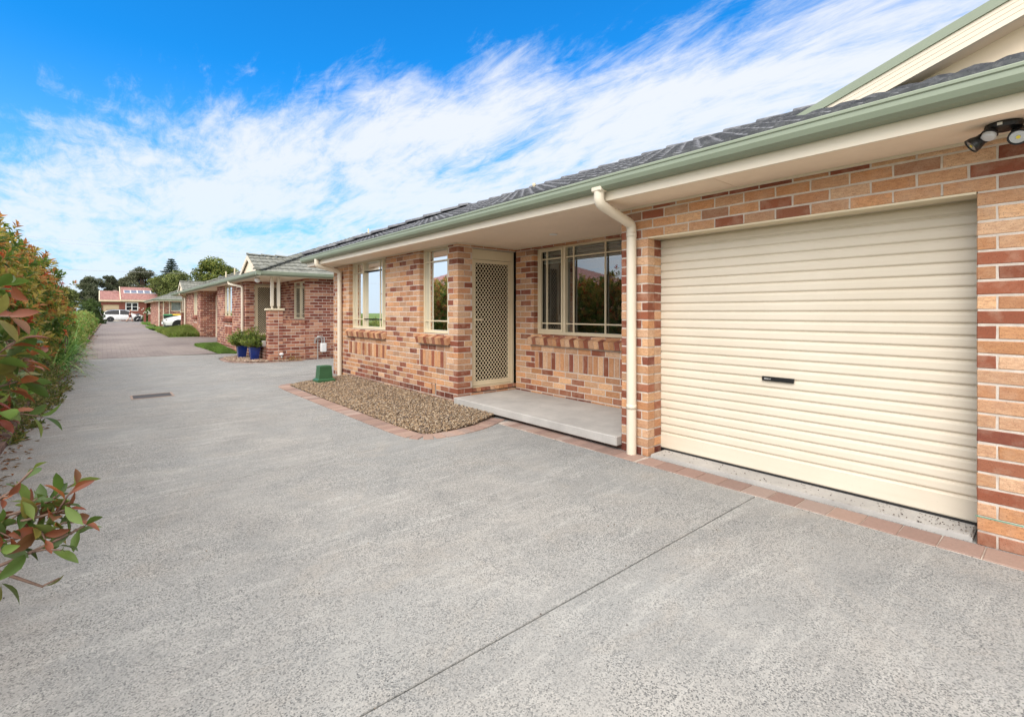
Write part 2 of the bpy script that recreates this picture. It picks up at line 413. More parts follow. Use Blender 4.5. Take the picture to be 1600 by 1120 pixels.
def lathe(mb, prof, ctr, n=20, mi=0, c=None, rot=None, sq=None):
    V = []
    for r, z in prof:
        for k in range(n):
            t = 2 * math.pi * k / n; x, y = math.cos(t), math.sin(t)
            if sq: m = max(abs(x), abs(y)) ** sq; x /= m; y /= m
            V.append((r * x, r * y, z))
    V = np.array(V)
    if rot is not None: V = V @ np.array(rot.to_3x3()).T
    V = V + np.array(ctr)
    m = len(prof)
    F = [(i * n + k, i * n + (k + 1) % n, (i + 1) * n + (k + 1) % n, (i + 1) * n + k) for i in range(m - 1) for k in range(n)]
    mb.add(V, [np.array(F), np.arange(n)[::-1], np.arange(n) + (m - 1) * n], mi, c)
def prism(mb, prof, axis, a, b, mi=0, c=None):
    """profile [(p,q)] extruded along axis 'x' or 'y' from a to b; p is the other horizontal, q is z"""
    n = len(prof); V = []
    for t in (a, b):
        for p, q in prof: V.append((t, p, q) if axis == 'x' else (p, t, q))
    F = [(k, (k + 1) % n, n + (k + 1) % n, n + k) for k in range(n)]
    mb.add(V, [np.array(F), np.arange(n)[::-1], np.arange(n) + n], mi, c)

# ------------------------------------------------------------------ tagging
def tag(o, label=None, cat=None, group=None, kind=None):
    if label: o['label'] = label
    if cat: o['category'] = cat
    if group: o['group'] = group
    if kind: o['kind'] = kind
    return o
def empty(name, loc, label, cat, group=None):
    o = bpy.data.objects.new(name, None); COL.objects.link(o); o.location = loc; o.empty_display_size = .2
    return tag(o, label, cat, group)
def copy_tree(o, parent=None):
    c = o.copy(); COL.objects.link(c); c.parent = parent
    for ch in list(o.children): copy_tree(ch, c)
    return c

# ------------------------------------------------------------------ brickwork
TAN = [(.56, .32, .175), (.61, .36, .21), (.66, .43, .27), (.55, .28, .135), (.64, .335, .165), (.54, .33, .20), (.69, .42, .235), (.49, .25, .13)]
RED = [(.26, .082, .046), (.30, .10, .055), (.215, .066, .040), (.33, .13, .075), (.24, .075, .05)]
BRN = [(.34, .19, .12), (.42, .22, .13)]
TAN2 = [(.50, .24, .15), (.54, .30, .20), (.47, .21, .13)]
RED2 = [(.21, .058, .042), (.26, .075, .052), (.165, .042, .034), (.30, .10, .07)]
def pick(pal):
    u = random.random()
    if pal == 'tan': c = random.choice(RED) if u < .29 else (random.choice(BRN) if u < .33 else random.choice(TAN))
    elif pal == 'red': c = random.choice(RED2) if u < .62 else random.choice(TAN2)
    else: c = random.choice(pal)
    k = random.uniform(.82, 1.12); return tuple(x * k for x in c)
def brick(mb, O, U, N, u0, u1, z0, z1, c, depth=.11, proud=0.0, j=.0018):
    bv = .0045
    V = []
    for dd, ins in ((-proud, bv), (bv - proud, 0), (depth, 0)):
        for (u, z) in ((u0 + ins, z0 + ins), (u1 - ins, z0 + ins), (u1 - ins, z1 - ins), (u0 + ins, z1 - ins)):
            jj = rng.uniform(-j, j, 3) if dd < .05 else (0, 0, 0)
            V.append((O[0] + U[0] * (u + jj[0]) - N[0] * (dd + jj[1]), O[1] + U[1] * (u + jj[0]) - N[1] * (dd + jj[1]), z + jj[2]))
    F = [(0, 1, 2, 3)] + [(i, i + 4, (i + 1) % 4 + 4, (i + 1) % 4) for i in range(4)] + [(i + 4, i + 8, (i + 1) % 4 + 8, (i + 1) % 4 + 4) for i in range(4)]
    F = np.array(F)
    if U[0] * N[1] - U[1] * N[0] > 0: F = F[:, ::-1]
    mb.add(V, [F], 0, c)
CH = .0862
def brick_wall(mb, O, U, N, L, z0, z1, openings=(), pal='tan', start=None, end=None, soldiers=(), depth=.11, force=None):
    """start/end: None, or 0/1 = parity of the courses that run right to the corner"""
    def cut(ivs, a, b):
        o = []
        for p, q in ivs:
            if b <= p or a >= q: o.append((p, q)); continue
            if a > p: o.append((p, a))
            if b < q: o.append((b, q))
        return o
    k = 0; z = z0
    blocks = list(openings) + list(soldiers)
    while z < z1 - .015:
        zt = min(z + CH - .0125, z1)
        par = k % 2
        s = 0 if (start is None or par == start) else .12
        e = L if (end is None or par == end) else L - .12
        off = 0 if par == 0 else .12
        if start is not None and par != start: u = .12 
        elif start is not None: u = 0
        else: u = -off
        bricks = []
        while u < e:
            a, b = max(u, s), min(u + .23, e)
            if b - a > .02: bricks.append((a, b))
            u += .24
        for a, b in bricks:
            ivs = [(a, b)]; ok = True
            zm = (z + zt) / 2
            for (o0, o1, p0, p1) in blocks:
                if p0 < zm < p1: ivs = cut(ivs, o0 - (.0 if (o0, o1, p0, p1) in openings else .01), o1 + (.0 if (o0, o1, p0, p1) in openings else .01))
            for p, q in ivs:
                if q - p > .025:
                    c = pick(pal)
                    if z < .12 and pal == 'tan' and random.random() < .45: c = tuple(x * .6 for x in pick('red'))
                    brick(mb, O, U, N, p, q, z, zt, c, depth)
        z += CH; k += 1
    for i, (o0, o1, p0, p1) in enumerate(soldiers):
        u = o0; 
        while u < o1 - .03:
            q = min(u + .076, o1)
            redn = (int((u - o0) / .088 + .5) % 7) in (1, 4); c = pick(RED) if redn else pick(TAN)
            if pal == 'red': c = pick(RED2) if random.random() < .6 else pick(TAN2)
            brick(mb, O, U, N, u, q, p0 + .004, p1 - .008, c, depth, proud=.004); u += .088
    # mortar body, recessed behind the brick faces, cut round the openings
    zm0 = z0 - .04
    us = sorted({0.004, L - .004} | {x for o in openings for x in (o[0] - .004, o[1] + .004) if 0 < x < L})
    zs = sorted({zm0, z1} | {x for o in openings for x in (o[2] - .004, o[3] + .004) if z0 < x < z1})
    for i in range(len(us) - 1):
        for j in range(len(zs) - 1):
            um, zm = (us[i] + us[i + 1]) / 2, (zs[j] + zs[j + 1]) / 2
            if any(o[0] - .004 < um < o[1] + .004 and o[2] - .004 < zm < o[3] + .004 for o in openings): continue
            P = lambda u, d, zz: (O[0] + U[0] * u - N[0] * d, O[1] + U[1] * u - N[1] * d, zz)
            v = [P(u, d, zz) for u in (us[i], us[i + 1]) for d in (.0042, depth - .004) for zz in (zs[j], zs[j + 1])]
            mb.add(v, [BOXF], 1)
def sill(mb, O, U, N, u0, u1, zt, pal='tan', proud=.075, back=.09):
    u = u0
    while u < u1 - .03:
        q = min(u + .078, u1)
        c = pick(RED) if int((u - u0) / .086 + .5) % 3 == 1 else pick(TAN)
        if pal == 'red': c = pick(RED2)
        prof = [(-back, zt), (proud, zt - .055), (proud - .022, zt - .155), (-.004, zt - .135)]
        V = []
        for uu in (u, q):
            for p, zz in prof: V.append((O[0] + U[0] * uu + N[0] * p, O[1] + U[1] * uu + N[1] * p, zz + rng.uniform(-.001, .001)))
        mb.add(V, [np.array([(0, 1, 5, 4), (1, 2, 6, 5), (2, 3, 7, 6), (3, 0, 4, 7), (0, 3, 2, 1), (4, 5, 6, 7)])], 0, c)
        u += .086
    V = []
    for uu in (u0 + .002, u1 - .01):
        for p, zz in [(-back, zt - .008), (proud - .008, zt - .064), (proud - .026, zt - .148), (-.004, zt - .130)]:
            V.append((O[0] + U[0] * uu + N[0] * p, O[1] + U[1] * uu + N[1] * p, zz))
    mb.add(V, [np.array([(0, 1, 5, 4), (1, 2, 6, 5), (2, 3, 7, 6), (3, 0, 4, 7), (0, 3, 2, 1), (4, 5, 6, 7)])], 1)

# ------------------------------------------------------------------ roof tiles
def roof_plane(mb, O, U, V, Lv, lim, pitch=.32, per=.165, amp=.009, sub=6, step=.024):
    O = np.array(O, float); U = np.array(U, float); V = np.array(V, float); N = np.cross(U, V)
    if N[2] < 0: N = -N
    rows = int(math.ceil(Lv / pitch))
    for r in range(rows):
        v0, v1 = r * pitch, min((r + 1) * pitch, Lv)
        a0, b0 = lim(v0); a1, b1 = lim(v1)
        lo, hi = min(a0, a1), max(b0, b1)
        if hi - lo < .05: continue
        off = (r % 2) * 0
        u = np.arange(math.floor(lo / per) * per, hi + per / sub, per / sub)
        ph = (u / per) % 1
        w = amp * (np.abs(np.sin(np.pi * ph)) ** .8) * 1.6
        j = rng.uniform(-.002, .002, len(u))
        rowsv = []
        for (v, h, a, b) in ((v0, -.01, a0, b0), (v0, step, a0, b0), (v1, .0, a1, b1)):
            uu = np.clip(u, a, b)
            rowsv.append(O + uu[:, None] * U + v * V + (w + h + (j if h > 0 else 0))[:, None] * N)
        n = len(u); VV = np.concatenate(rowsv)
        i = np.arange(n - 1)
        F = np.concatenate([np.stack([i, i + 1, n + i + 1, n + i], 1), np.stack([n + i, n + i + 1, 2 * n + i + 1, 2 * n + i], 1)])
        mb.add(VV, [F])
def caps(mb, A, B, r=.11, ln=.40, up=.03):
    A = np.array(A, float); B = np.array(B, float); L = np.linalg.norm(B - A); d = (B - A) / L
    s = np.cross(d, (0, 0, 1)); s /= np.linalg.norm(s); u = np.cross(s, d)
    k = int(L / ln) + 1; n = 9
    for i in range(k):
        a = i * ln; b = min(a + ln + .03, L)
        if b - a < .05: continue
        V = []
        for q, rr, h in ((a, r * 1.08, up + .022), (a, r * .92, up - .005), (b, r * .92, up)):
            for m in range(n):
                t = math.pi * (m / (n - 1)); V.append(A + d * q + s * rr * math.cos(t) + u * (rr * .62 * math.sin(t) + h - .03))
        F = [(x * n + m, x * n + m + 1, (x + 1) * n + m + 1, (x + 1) * n + m) for x in range(2) for m in range(n - 1)]
        V2 = V[n:2 * n]; mb.add(V[:n] + V[2 * n:], [np.array([(m, m + 1, n + m + 1, n + m) for m in range(n - 1)]), np.arange(n)])
TP = .405
def slope(dx, dy):
    v = np.array([dx, dy, TP * math.hypot(dx, dy)]); return v / np.linalg.norm(v)
SL = math.sqrt(1 + TP * TP)

# ------------------------------------------------------------------ window
def window(parent, O, U, N, u0, u1, z0, z1, rec=.08, verts=(), mulls=(), hbars=(.155, 1.115), casement=None, curtain=None, blind=None, fr=.032, name='window', sgn=1, dep=.06):
    """frame + glass + interior, front of frame 'rec' behind the wall face"""
    P = lambda u, d, z: (O[0] + U[0] * u - N[0] * d, O[1] + U[1] * u - N[1] * d, z)
    def bx(mb, ua, ub, da, db, za, zb, mi=0):
        v = [P(u, d, zz) for u in (ua, ub) for d in (da, db) for zz in (za, zb)]; mb.add(v, [BOXF], mi)
    f = MB(); d0, d1 = rec, rec + dep
    bx(f, u0, u0 + fr, d0, d1, z0, z1); bx(f, u1 - fr, u1, d0, d1, z0, z1)
    bx(f, u0 + fr, u1 - fr, d0, d1, z0, z0 + fr + .012); bx(f, u0 + fr, u1 - fr, d0, d1, z1 - fr, z1)
    bx(f, u0 - .012, u0, d0 + .004, d1, z0, z1); bx(f, u1, u1 + .012, d0 + .004, d1, z0, z1)
    for m in mulls: bx(f, m - .02, m + .02, d0 - .004, d1, z0 + fr + .012, z1 - fr)
    fo = f.build(name, M['creamfr'], parent)
    b = MB()
    for v in verts: bx(b, v - .009, v + .009, d0 + .012, d0 + .034, z0 + fr + .012, z1 - fr)
    for h in hbars:
        edges = [u0 + fr] + [x for m in mulls for x in (m - .02, m + .02)] + [u1 - fr]
        for i in range(0, len(edges), 2): bx(b, edges[i], edges[i + 1], d0 + .014, d0 + .032, z0 + h - .009, z0 + h + .009)
    if casement:
        a, c = casement
        for (p, q, r_, s_) in ((a, a + .03, z0 + fr + .012, z1 - fr), (c - .03, c, z0 + fr + .012, z1 - fr), (a + .03, c - .03, z0 + fr + .012, z0 + fr + .045), (a + .03, c - .03, z1 - fr - .03, z1 - fr)):
            bx(b, p, q, d0 - .008, d0 + .03, r_, s_)
    b.build('glazing_bar', M['creamfr'], fo)
    g = MB(); g.add([P(u0 + .02, d1 - .01, z0 + .02), P(u1 - .02, d1 - .01, z0 + .02), P(u1 - .02, d1 - .01, z1 - .02), P(u0 + .02, d1 - .01, z1 - .02)], [np.array([[0, 1, 2, 3]])]); g.build('pane', M['glass'], fo)
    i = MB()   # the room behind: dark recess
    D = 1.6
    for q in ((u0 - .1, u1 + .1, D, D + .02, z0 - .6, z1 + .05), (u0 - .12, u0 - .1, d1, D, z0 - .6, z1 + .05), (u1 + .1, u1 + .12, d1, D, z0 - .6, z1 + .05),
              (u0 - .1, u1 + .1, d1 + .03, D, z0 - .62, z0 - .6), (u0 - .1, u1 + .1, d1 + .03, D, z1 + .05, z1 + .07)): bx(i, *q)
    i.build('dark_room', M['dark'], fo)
    if curtain:
        for (ca, cb) in curtain:
            c = MB(); n = int((cb - ca) / .012) + 2; V = []
            for k in range(n):
                u = ca + (cb - ca) * k / (n - 1); dd = d1 + .07 + .018 * math.sin(k * .95) + .006 * math.sin(k * .37)
                V += [P(u, dd, z0 + .01), P(u, dd + .004, z1 - .02)]
            c.add(V, [np.array([(2 * k, 2 * k + 2, 2 * k + 3, 2 * k + 1) for k in range(n - 1)])]); c.build('curtain', M['sheer'], fo, smooth=True)
    if blind:
        c = MB(); zz = z1 - fr
        for k in range(blind):
            bx(c, u0 + .05, u1 - .05, d1 + .02, d1 + .055, zz - .026, zz - .006 - .006 * (k % 2)); zz -= .03
        c.build('blind', M['blind'], fo)
    return fo

def door_screen(parent, O, U, N, u0, u1, z0, z1, rec=.05, handle_u=None, name='security_door', top=0):
    P = lambda u, d, z: (O[0] + U[0] * u - N[0] * d, O[1] + U[1] * u - N[1] * d, z)
    def bx(mb, ua, ub, da, db, za, zb, mi=0):
        v = [P(u, d, zz) for u in (ua, ub) for d in (da, db) for zz in (za, zb)]; mb.add(v, [BOXF], mi)
    f = MB()   # outer timber frame + top panel
    j = .045
    bx(f, u0, u0 + j, rec, rec + .1, z0, z1); bx(f, u1 - j, u1, rec, rec + .1, z0, z1)
    bx(f, u0 + j, u1 - j, rec + .012, rec + .1, z1 - top - .03, z1); bx(f, u0 + j, u1 - j, rec - .01, rec + .1, z0, z0 + .02)
    fo = f.build('door_frame', M['creamfr'], parent)
    a, b, c, d = u0 + j + .004, u1 - j - .004, z0 + .026, z1 - top - .036
    s = MB(); w = .05
    bx(s, a, a + w, rec + .01, rec + .035, c, d); bx(s, b - w, b, rec + .01, rec + .035, c, d)
    bx(s, a + w, b - w, rec + .01, rec + .035, c, c + w + .02); bx(s, a + w, b - w, rec + .01, rec + .035, d - w, d)
    so_ = s.build(name, M['creamfr'], parent)
    g = MB(); ga, gb, gc, gd = a + w, b - w, c + w + .02, d - w
    pu, pz = .060, .074; m = pz / pu
    k0 = -int((gb - ga) / pu) - 2; k1 = int((gd - gc) / pz) + int((gb - ga) / pu) + 3
    hw = .0044
    for sg in (1, -1):
        for k in range(k0, k1):
            # line z = gc + k*pz + sg*m*(u-ga)
            zb = gc + k * pz
            us = [ga, gb]; zz = [zb, zb + sg * m * (gb - ga)]
            t0, t1 = 0, 1; dz = zz[1] - zz[0]
            for lim_, s2 in ((gc, 1), (gd, -1)):
                q = (lim_ - zz[0]) / dz
                if (dz > 0) == (s2 > 0): t0 = max(t0, q)
                else: t1 = min(t1, q)
            if t1 - t0 < .01: continue
            L = gb - ga
            p = (ga + L * t0, zz[0] + dz * t0); q = (ga + L * t1, zz[0] + dz * t1)
            nx, nz = -dz, L; q_ = math.hypot(nx, nz); nx, nz = nx / q_ * hw, nz / q_ * hw
            dd = rec + .018 + (.003 if sg > 0 else 0)
            V = [P(x, e, y) for e in (dd, dd + .003) for (x, y) in ((p[0] - nx, p[1] - nz), (q[0] - nx, q[1] - nz), (q[0] + nx, q[1] + nz), (p[0] + nx, p[1] + nz))]
            g.add(V, [np.array([(0, 1, 2, 3), (7, 6, 5, 4), (0, 4, 5, 1), (2, 6, 7, 3)])])
    g.build('diamond_grille', M['creamfr'], so_)
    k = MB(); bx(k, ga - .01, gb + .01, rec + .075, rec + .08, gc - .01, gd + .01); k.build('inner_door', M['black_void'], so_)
    if handle_u:
        h = MB(); hz_ = z0 + 1.02
        bx(h, handle_u - .015, handle_u + .015, rec - .005, rec + .01, hz_ - .07, hz_ + .07)
        tube(h, [P(handle_u, rec - .005, hz_), P(handle_u, rec - .045, hz_), P(handle_u + .10, rec - .048, hz_)], .008, 8)
        h.build('handle', M['creamfr'], so_)
    return so_

def gutter(mb, X, zt, y0, y1, flip=1):
    """quad gutter running along Y, front lip at X"""
    prof = [(X + .115, zt - .01), (X + .006, zt), (X, zt - .006), (X, zt - .02), (X + .008, zt - .026), (X + .006, zt - .055), (X + .02, zt - .088), (X + .05, zt - .108), (X + .115, zt - .112)]
    prism(mb, prof, 'y', y0, y1)
def gutter_x(mb, Y, zt, x0, x1):
    prof = [(Y + .115, zt - .01), (Y + .006, zt), (Y, zt - .006), (Y, zt - .02), (Y + .008, zt - .026), (Y + .006, zt - .055), (Y + .02, zt - .088), (Y + .05, zt - .108), (Y + .115, zt - .112)]
    prism(mb, prof, 'x', x0, x1)
def fascia(mb, X, z0, z1, y0, y1):
    prof = [(X, z0), (X, z1 - .045), (X + .005, z1 - .04), (X + .005, z1 - .034), (X, z1 - .030), (X, z1 - .024), (X + .005, z1 - .02), (X + .005, z1 - .014), (X, z1 - .01), (X, z1), (X + .02, z1), (X + .02, z0)]
    prism(mb, prof, 'y', y0, y1)
def fascia_x(mb, Y, z0, z1, x0, x1):
    prism(mb, [(Y, z0), (Y, z1), (Y + .02, z1), (Y + .02, z0)], 'x', x0, x1)

# =================================================================== GROUND
def gz(y):
    return float(np.interp(y, [0, 18.5, 23.5, 30, 50, 80, 300], [0, 0, .2, .26, .26, .08, .08]))
def sheet(name, outline_fn, y0, y1, dy, mat, z=0, nx=8):
    """strip sheet following gz; outline_fn(y)->(x0,x1)"""
    mb = MB(); ys = np.arange(y0, y1 + dy * .5, dy); V = []
    for y in ys:
        a, b = outline_fn(y)
        for i in range(nx + 1): V.append((a + (b - a) * i / nx, y, gz(y) + z))
    F = [(r * (nx + 1) + i, r * (nx + 1) + i + 1, (r + 1) * (nx + 1) + i + 1, (r + 1) * (nx + 1) + i) for r in range(len(ys) - 1) for i in range(nx)]
    mb.add(V, [np.array(F)]); return mb.build(name, mat)
tag(sheet('ground', lambda y: (-400, 400), -60, 600, 6, M['turf'], -.10, 4), kind='structure')
tag(sheet('garden_soil', lambda y: (-3.4, float(np.interp(y, [-8, 9.5, 13.7, 22, 36, 72], [-.76, -.74, -.60, -.48, -.28, 0]))), -8, 74, 2, M['soil'], .012, 4), kind='structure')
# concrete drive: separate slabs with sawn/expansion gaps between them
def slab_poly(mb, pts, z=0.0, th=.09, bev=.004):
    P = np.array(pts, float); c = P.mean(0); n = len(P)
    din = c - P; din /= np.linalg.norm(din, axis=1)[:, None]
    a = np.c_[P + din * bev, np.full(n, z)]; b = np.c_[P, np.full(n, z - bev)]; d = np.c_[P, np.full(n, z - th)]
    i = np.arange(n); j = (i + 1) % n
    mb.add(np.concatenate([a, b, d]), [np.arange(n), np.stack([n + i, n + j, j, i], 1), np.stack([2 * n + i, 2 * n + j, n + j, n + i], 1)])
drv = MB(); g = .0035
L0, R0 = -.745, 4.6
slab_poly(drv, [(L0, -7), (R0, -7), (R0, 1.56 - g), (L0, 1.58 - g)])
slab_poly(drv, [(L0, 1.58 + g), (R0, 1.56 + g), (R0, 4.74 - g * .6), (L0, 4.36 - g * .6)])
slab_poly(drv, [(L0, 4.36 + g * .6), (R0, 4.74 + g * .6), (R0, 10.9), (L0, 11.0)])
slab_poly(drv, [(L0, 11.0 + g), (8, 10.9 + g), (8, 14.6), (3.0, 14.3), (2.62, 14.9), (2.55, 15.8), (2.62, 16.6), (L0 + .1, 16.7)])
slab_poly(drv, [(L0 + .1, 16.7 + g), (2.62, 16.6 + g), (3.45, 17.6), (3.45, 18.3), (2.9, 18.25), (L0 + .17, 18.8)])
drv.build('driveway', M['concrete'])
tag(bpy.data.objects['driveway'], kind='structure')
wedge = MB(); slab_poly(wedge, [(3.93, 2.62), (3.93, .42), (4.20, .42), (4.20, 2.62)], .035, .05, .012)
tag(wedge.build('garage_threshold', M['slab']), 'rough concrete strip under the closed garage door', 'threshold')
tag(sheet('paved_drive', lambda y: (float(np.interp(y, [18.2, 22, 36, 72], [-.58, -.46, -.28, .0])), float(np.interp(y, [18.2, 21.5, 22.3, 26, 27, 35, 40, 45, 60, 72], [2.9, 2.7, 4.1, 4.1, 2.35, 2.35, 2.3, 3.1, 3.4, 5]))), 18.45, 76, .9, M['paving'], .004, 6), kind='structure')
tag(sheet('road', lambda y: (-60, 90), 79, 93, 7, M['asphalt'], -.01, 2), kind='structure')
tag(sheet('footpath', lambda y: (-60, 90), 76.2, 78.6, 1.2, M['slab'], .02, 2), kind='structure')
tag(sheet('far_driveway', lambda y: (-.3, 2.2), 93.2, 96.8, 1.2, M['slab'], .02, 2), kind='structure')

n = 900; tt = rng.random(n) ** 1.6
pts = np.c_[rng.uniform(3.92, 4.12, n), np.where(rng.random(n) < .45, .42 + .5 * tt, rng.uniform(.45, 2.6, n))]
DEB = (pts, rng.uniform(.038, .046, n))
# paver borders (real bricks on their flat)
PAV = [(.34, .235, .19), (.38, .265, .215), (.30, .20, .165), (.36, .27, .23), (.33, .225, .185), (.27, .185, .155)]
def paver(mb, c, d, ln, wd, z, col, th=.05):
    """paver centred at c, long axis along d"""
    d = np.array(d, float); d /= np.linalg.norm(d); n = np.array([-d[1], d[0]]); bv = .004
    V = []
    for zz, ins in ((z + rng.uniform(-.001, .001), bv), (z - bv, 0), (z - th, 0)):
        for a, b in ((-1, -1), (1, -1), (1, 1), (-1, 1)):
            p = np.array(c) + d * a * (ln / 2 - ins) + n * b * (wd / 2 - ins) + rng.uniform(-.0012, .0012, 2); V.append((p[0], p[1], zz))
    F = [(0, 1, 2, 3)] + [(i + 4, (i + 1) % 4 + 4, (i + 1) % 4, i) for i in range(4)] + [(i + 8, (i + 1) % 4 + 8, (i + 1) % 4 + 4, i + 4) for i in range(4)]
    mb.add(V, [np.array(F)], 0, col)
def pv(): 
    k = random.uniform(.86, 1.12); return tuple(x * k for x in random.choice(PAV))
b = MB(); y = -5.0
while y < 2.62:
    paver(b, (3.795, y), (1, 0), .20, .182, .008, pv()); y += .188
while y < 4.62:
    paver(b, (3.79 + (y - 2.6) * .012, y), (1, 0), .205, .108, .008, pv()); y += .113
box(b, (3.69, -5, -.01), (3.90, 4.66, .001), 1)
tag(b.build('paver_border', [M['paver'], M['mortar']]), 'straight strip of reddish brown pavers in front of the garage and porch step', 'paving')
# curved border of the pebble bed
def smoothpath(P, it=3):
    P = [np.array(p, float) for p in P]
    for _ in range(it):
        Q = [P[0]]
        for i in range(len(P) - 1): Q += [P[i] * .75 + P[i + 1] * .25, P[i] * .25 + P[i + 1] * .75]
        P = Q + [P[-1]]
    return P
pathB = smoothpath([(3.85, 9.72), (3.1, 9.68), (2.56, 9.62), (2.52, 9.2), (2.54, 7.5), (2.56, 6.0), (2.58, 5.0), (2.62, 4.62), (3.0, 4.55), (3.4, 4.60), (3.9, 4.84)])
def along(P, step):
    out_ = []; acc = 0
    for i in range(len(P) - 1):
        L = np.linalg.norm(P[i + 1] - P[i]); d = (P[i + 1] - P[i]) / L
        while acc < L: out_.append((P[i] + d * acc, d)); acc += step
        acc -= L
    return out_
b = MB()
for p, d in along(pathB, .114):
    if p[1] > 9.5 and p[0] > 2.75: continue
    paver(b, p, (-d[1], d[0]), .205, .108, .010, pv())
tag(b.build('curved_paver_border', M['paver']), 'curved reddish brown paver border round the pebble bed', 'paving')
# pebble bed
inner = [(2.66, 9.52), (2.64, 7.5), (2.67, 5.05), (2.75, 4.72), (3.0, 4.655), (3.4, 4.70), (3.9, 4.93), (3.93, 5.9), (3.93, 10.0), (3.0, 9.72)]
def inside(pts, poly):
    x, y = pts[:, 0], pts[:, 1]; r = np.zeros(len(pts), bool); n = len(poly)
    for i in range(n):
        x1, y1 = poly[i]; x2, y2 = poly[(i + 1) % n]
        c = ((y1 > y) != (y2 > y)) & (x < (x2 - x1) * (y - y1) / (y2 - y1 + 1e-12) + x1); r ^= c
    return r
gb = MB(); gb.add([(*p, .006) for p in inner], [np.arange(len(inner))])
tag(gb.build('pebble_bed_base', M['soil']), kind='structure')
def ico():
    t = (1 + 5 ** .5) / 2
    v = np.array([(-1, t, 0), (1, t, 0), (-1, -t, 0), (1, -t, 0), (0, -1, t), (0, 1, t), (0, -1, -t), (0, 1, -t), (t, 0, -1), (t, 0, 1), (-t, 0, -1), (-t, 0, 1)], float)
    f = np.array([(0, 11, 5), (0, 5, 1), (0, 1, 7), (0, 7, 10), (0, 10, 11), (1, 5, 9), (5, 11, 4), (11, 10, 2), (10, 7, 6), (7, 1, 8), (3, 9, 4), (3, 4, 2), (3, 2, 6), (3, 6, 8), (3, 8, 9), (4, 9, 5), (2, 4, 11), (6, 2, 10), (8, 6, 7), (9, 8, 1)])
    return v / np.linalg.norm(v[0]), f
IV, IF = ico()
def pebbles(mb, pts, smin, smax, cols, z):
    n = len(pts); s = rng.uniform(smin, smax, (n, 1, 1)) * rng.uniform(.55, 1.25, (n, 1, 3)); s[:, :, 2] *= .7
    v = IV[None] * s * rng.uniform(.85, 1.15, (n, 12, 1))
    a = rng.uniform(0, 6.28, n); t = rng.uniform(-.5, .5, n)
    ct, st = np.cos(t)[:, None], np.sin(t)[:, None]
    x, zz = v[..., 0] * ct - v[..., 2] * st, v[..., 0] * st + v[..., 2] * ct; v[..., 0], v[..., 2] = x, zz
    ca, sa = np.cos(a)[:, None], np.sin(a)[:, None]
    x, y = v[..., 0] * ca - v[..., 1] * sa, v[..., 0] * sa + v[..., 1] * ca; v[..., 0], v[..., 1] = x, y
    v += np.c_[pts, z][:, None, :]
    f = (IF[None] + 12 * np.arange(n)[:, None, None]).reshape(-1, 3)
    c = np.array(cols)[rng.integers(0, len(cols), n)] * rng.uniform(.7, 1.2, (n, 1))
    mb.add(v.reshape(-1, 3), [f], 0, np.repeat(c, 12, 0))
pts = np.c_[rng.uniform(2.6, 3.95, 38000), rng.uniform(4.6, 10.0, 38000)]; pts = pts[inside(pts, inner)]
pb = MB(); pebbles(pb, pts, .006, .016, [(.34, .235, .14), (.42, .30, .19), (.27, .18, .105), (.47, .37, .26), (.20, .14, .09), (.36, .29, .22), (.15, .11, .085)], rng.uniform(.006, .030, len(pts)) + .035 * np.clip((pts[:, 0] - 2.7) / 1.2, 0, 1))
tag(pb.build('pebbles', M['stone'], smooth=True), 'tan river pebbles filling the bed below the windows', 'pebbles', kind='stuff')

m = MB(); pebbles(m, DEB[0][:230], .0015, .006, [(.16, .13, .11), (.22, .19, .16), (.10, .08, .07), (.40, .37, .33)], DEB[1][:230])
pts = np.c_[rng.uniform(3.66, 3.72, 500), rng.uniform(.2, 9.4, 500)]; pts[250:] = np.c_[rng.uniform(-.7, 3.6, 250), rng.uniform(.9, 9, 250)]
pebbles(m, pts, .001, .0045, [(.14, .12, .10), (.26, .20, .15), (.09, .07, .06)], np.full(500, .004))
tag(m.build('grit', M['stone']), 'fine dark grit scattered on the concrete and along the garage threshold', 'grit', kind='stuff')
# drain grate
d = empty('drain_grate', (.62, 9.78, 0), 'rusty rectangular drain grate set in the concrete drive', 'drain')
m = MB()
for a, q in (((.34, 9.56, -.01), (.90, 9.59, .006)), ((.34, 9.99, -.01), (.90, 10.02, .006)), ((.34, 9.59, -.01), (.37, 9.99, .006)), ((.87, 9.59, -.01), (.90, 9.99, .006))): box(m, a, q)
m.build('frame', mat_plain('drain_frame', (.34, .25, .2), .8, .2, 20), d)
m = MB()
for k in range(16): box(m, (.378 + k * .031, 9.59, -.006), (.396 + k * .031, 9.99, .004))
box(m, (.37, 9.59, .001), (.87, 9.99, .0015)); m.build('grate', M['iron'], d)

# timber-brown brick garden edging
b = MB()
for i in range(620):
    y = -3 + i * .118
    x = float(np.interp(y, [-8, 9.5, 13.7, 22, 36, 72], [-.80, -.80, -.66, -.54, -.34, -.06]))
    k = random.uniform(.8, 1.15); c = tuple(q * k for q in random.choice([(.19, .12, .095), (.23, .15, .12), (.16, .105, .085)]))
    z = gz(y) + .058 + rng.uniform(-.003, .003)
    paver(b, (x, y), (1, .02), .115, .112, z, c, .09)
tag(b.build('garden_edging', M['paver']), 'low brown brick edging between the planted bed and the drive', 'edging')
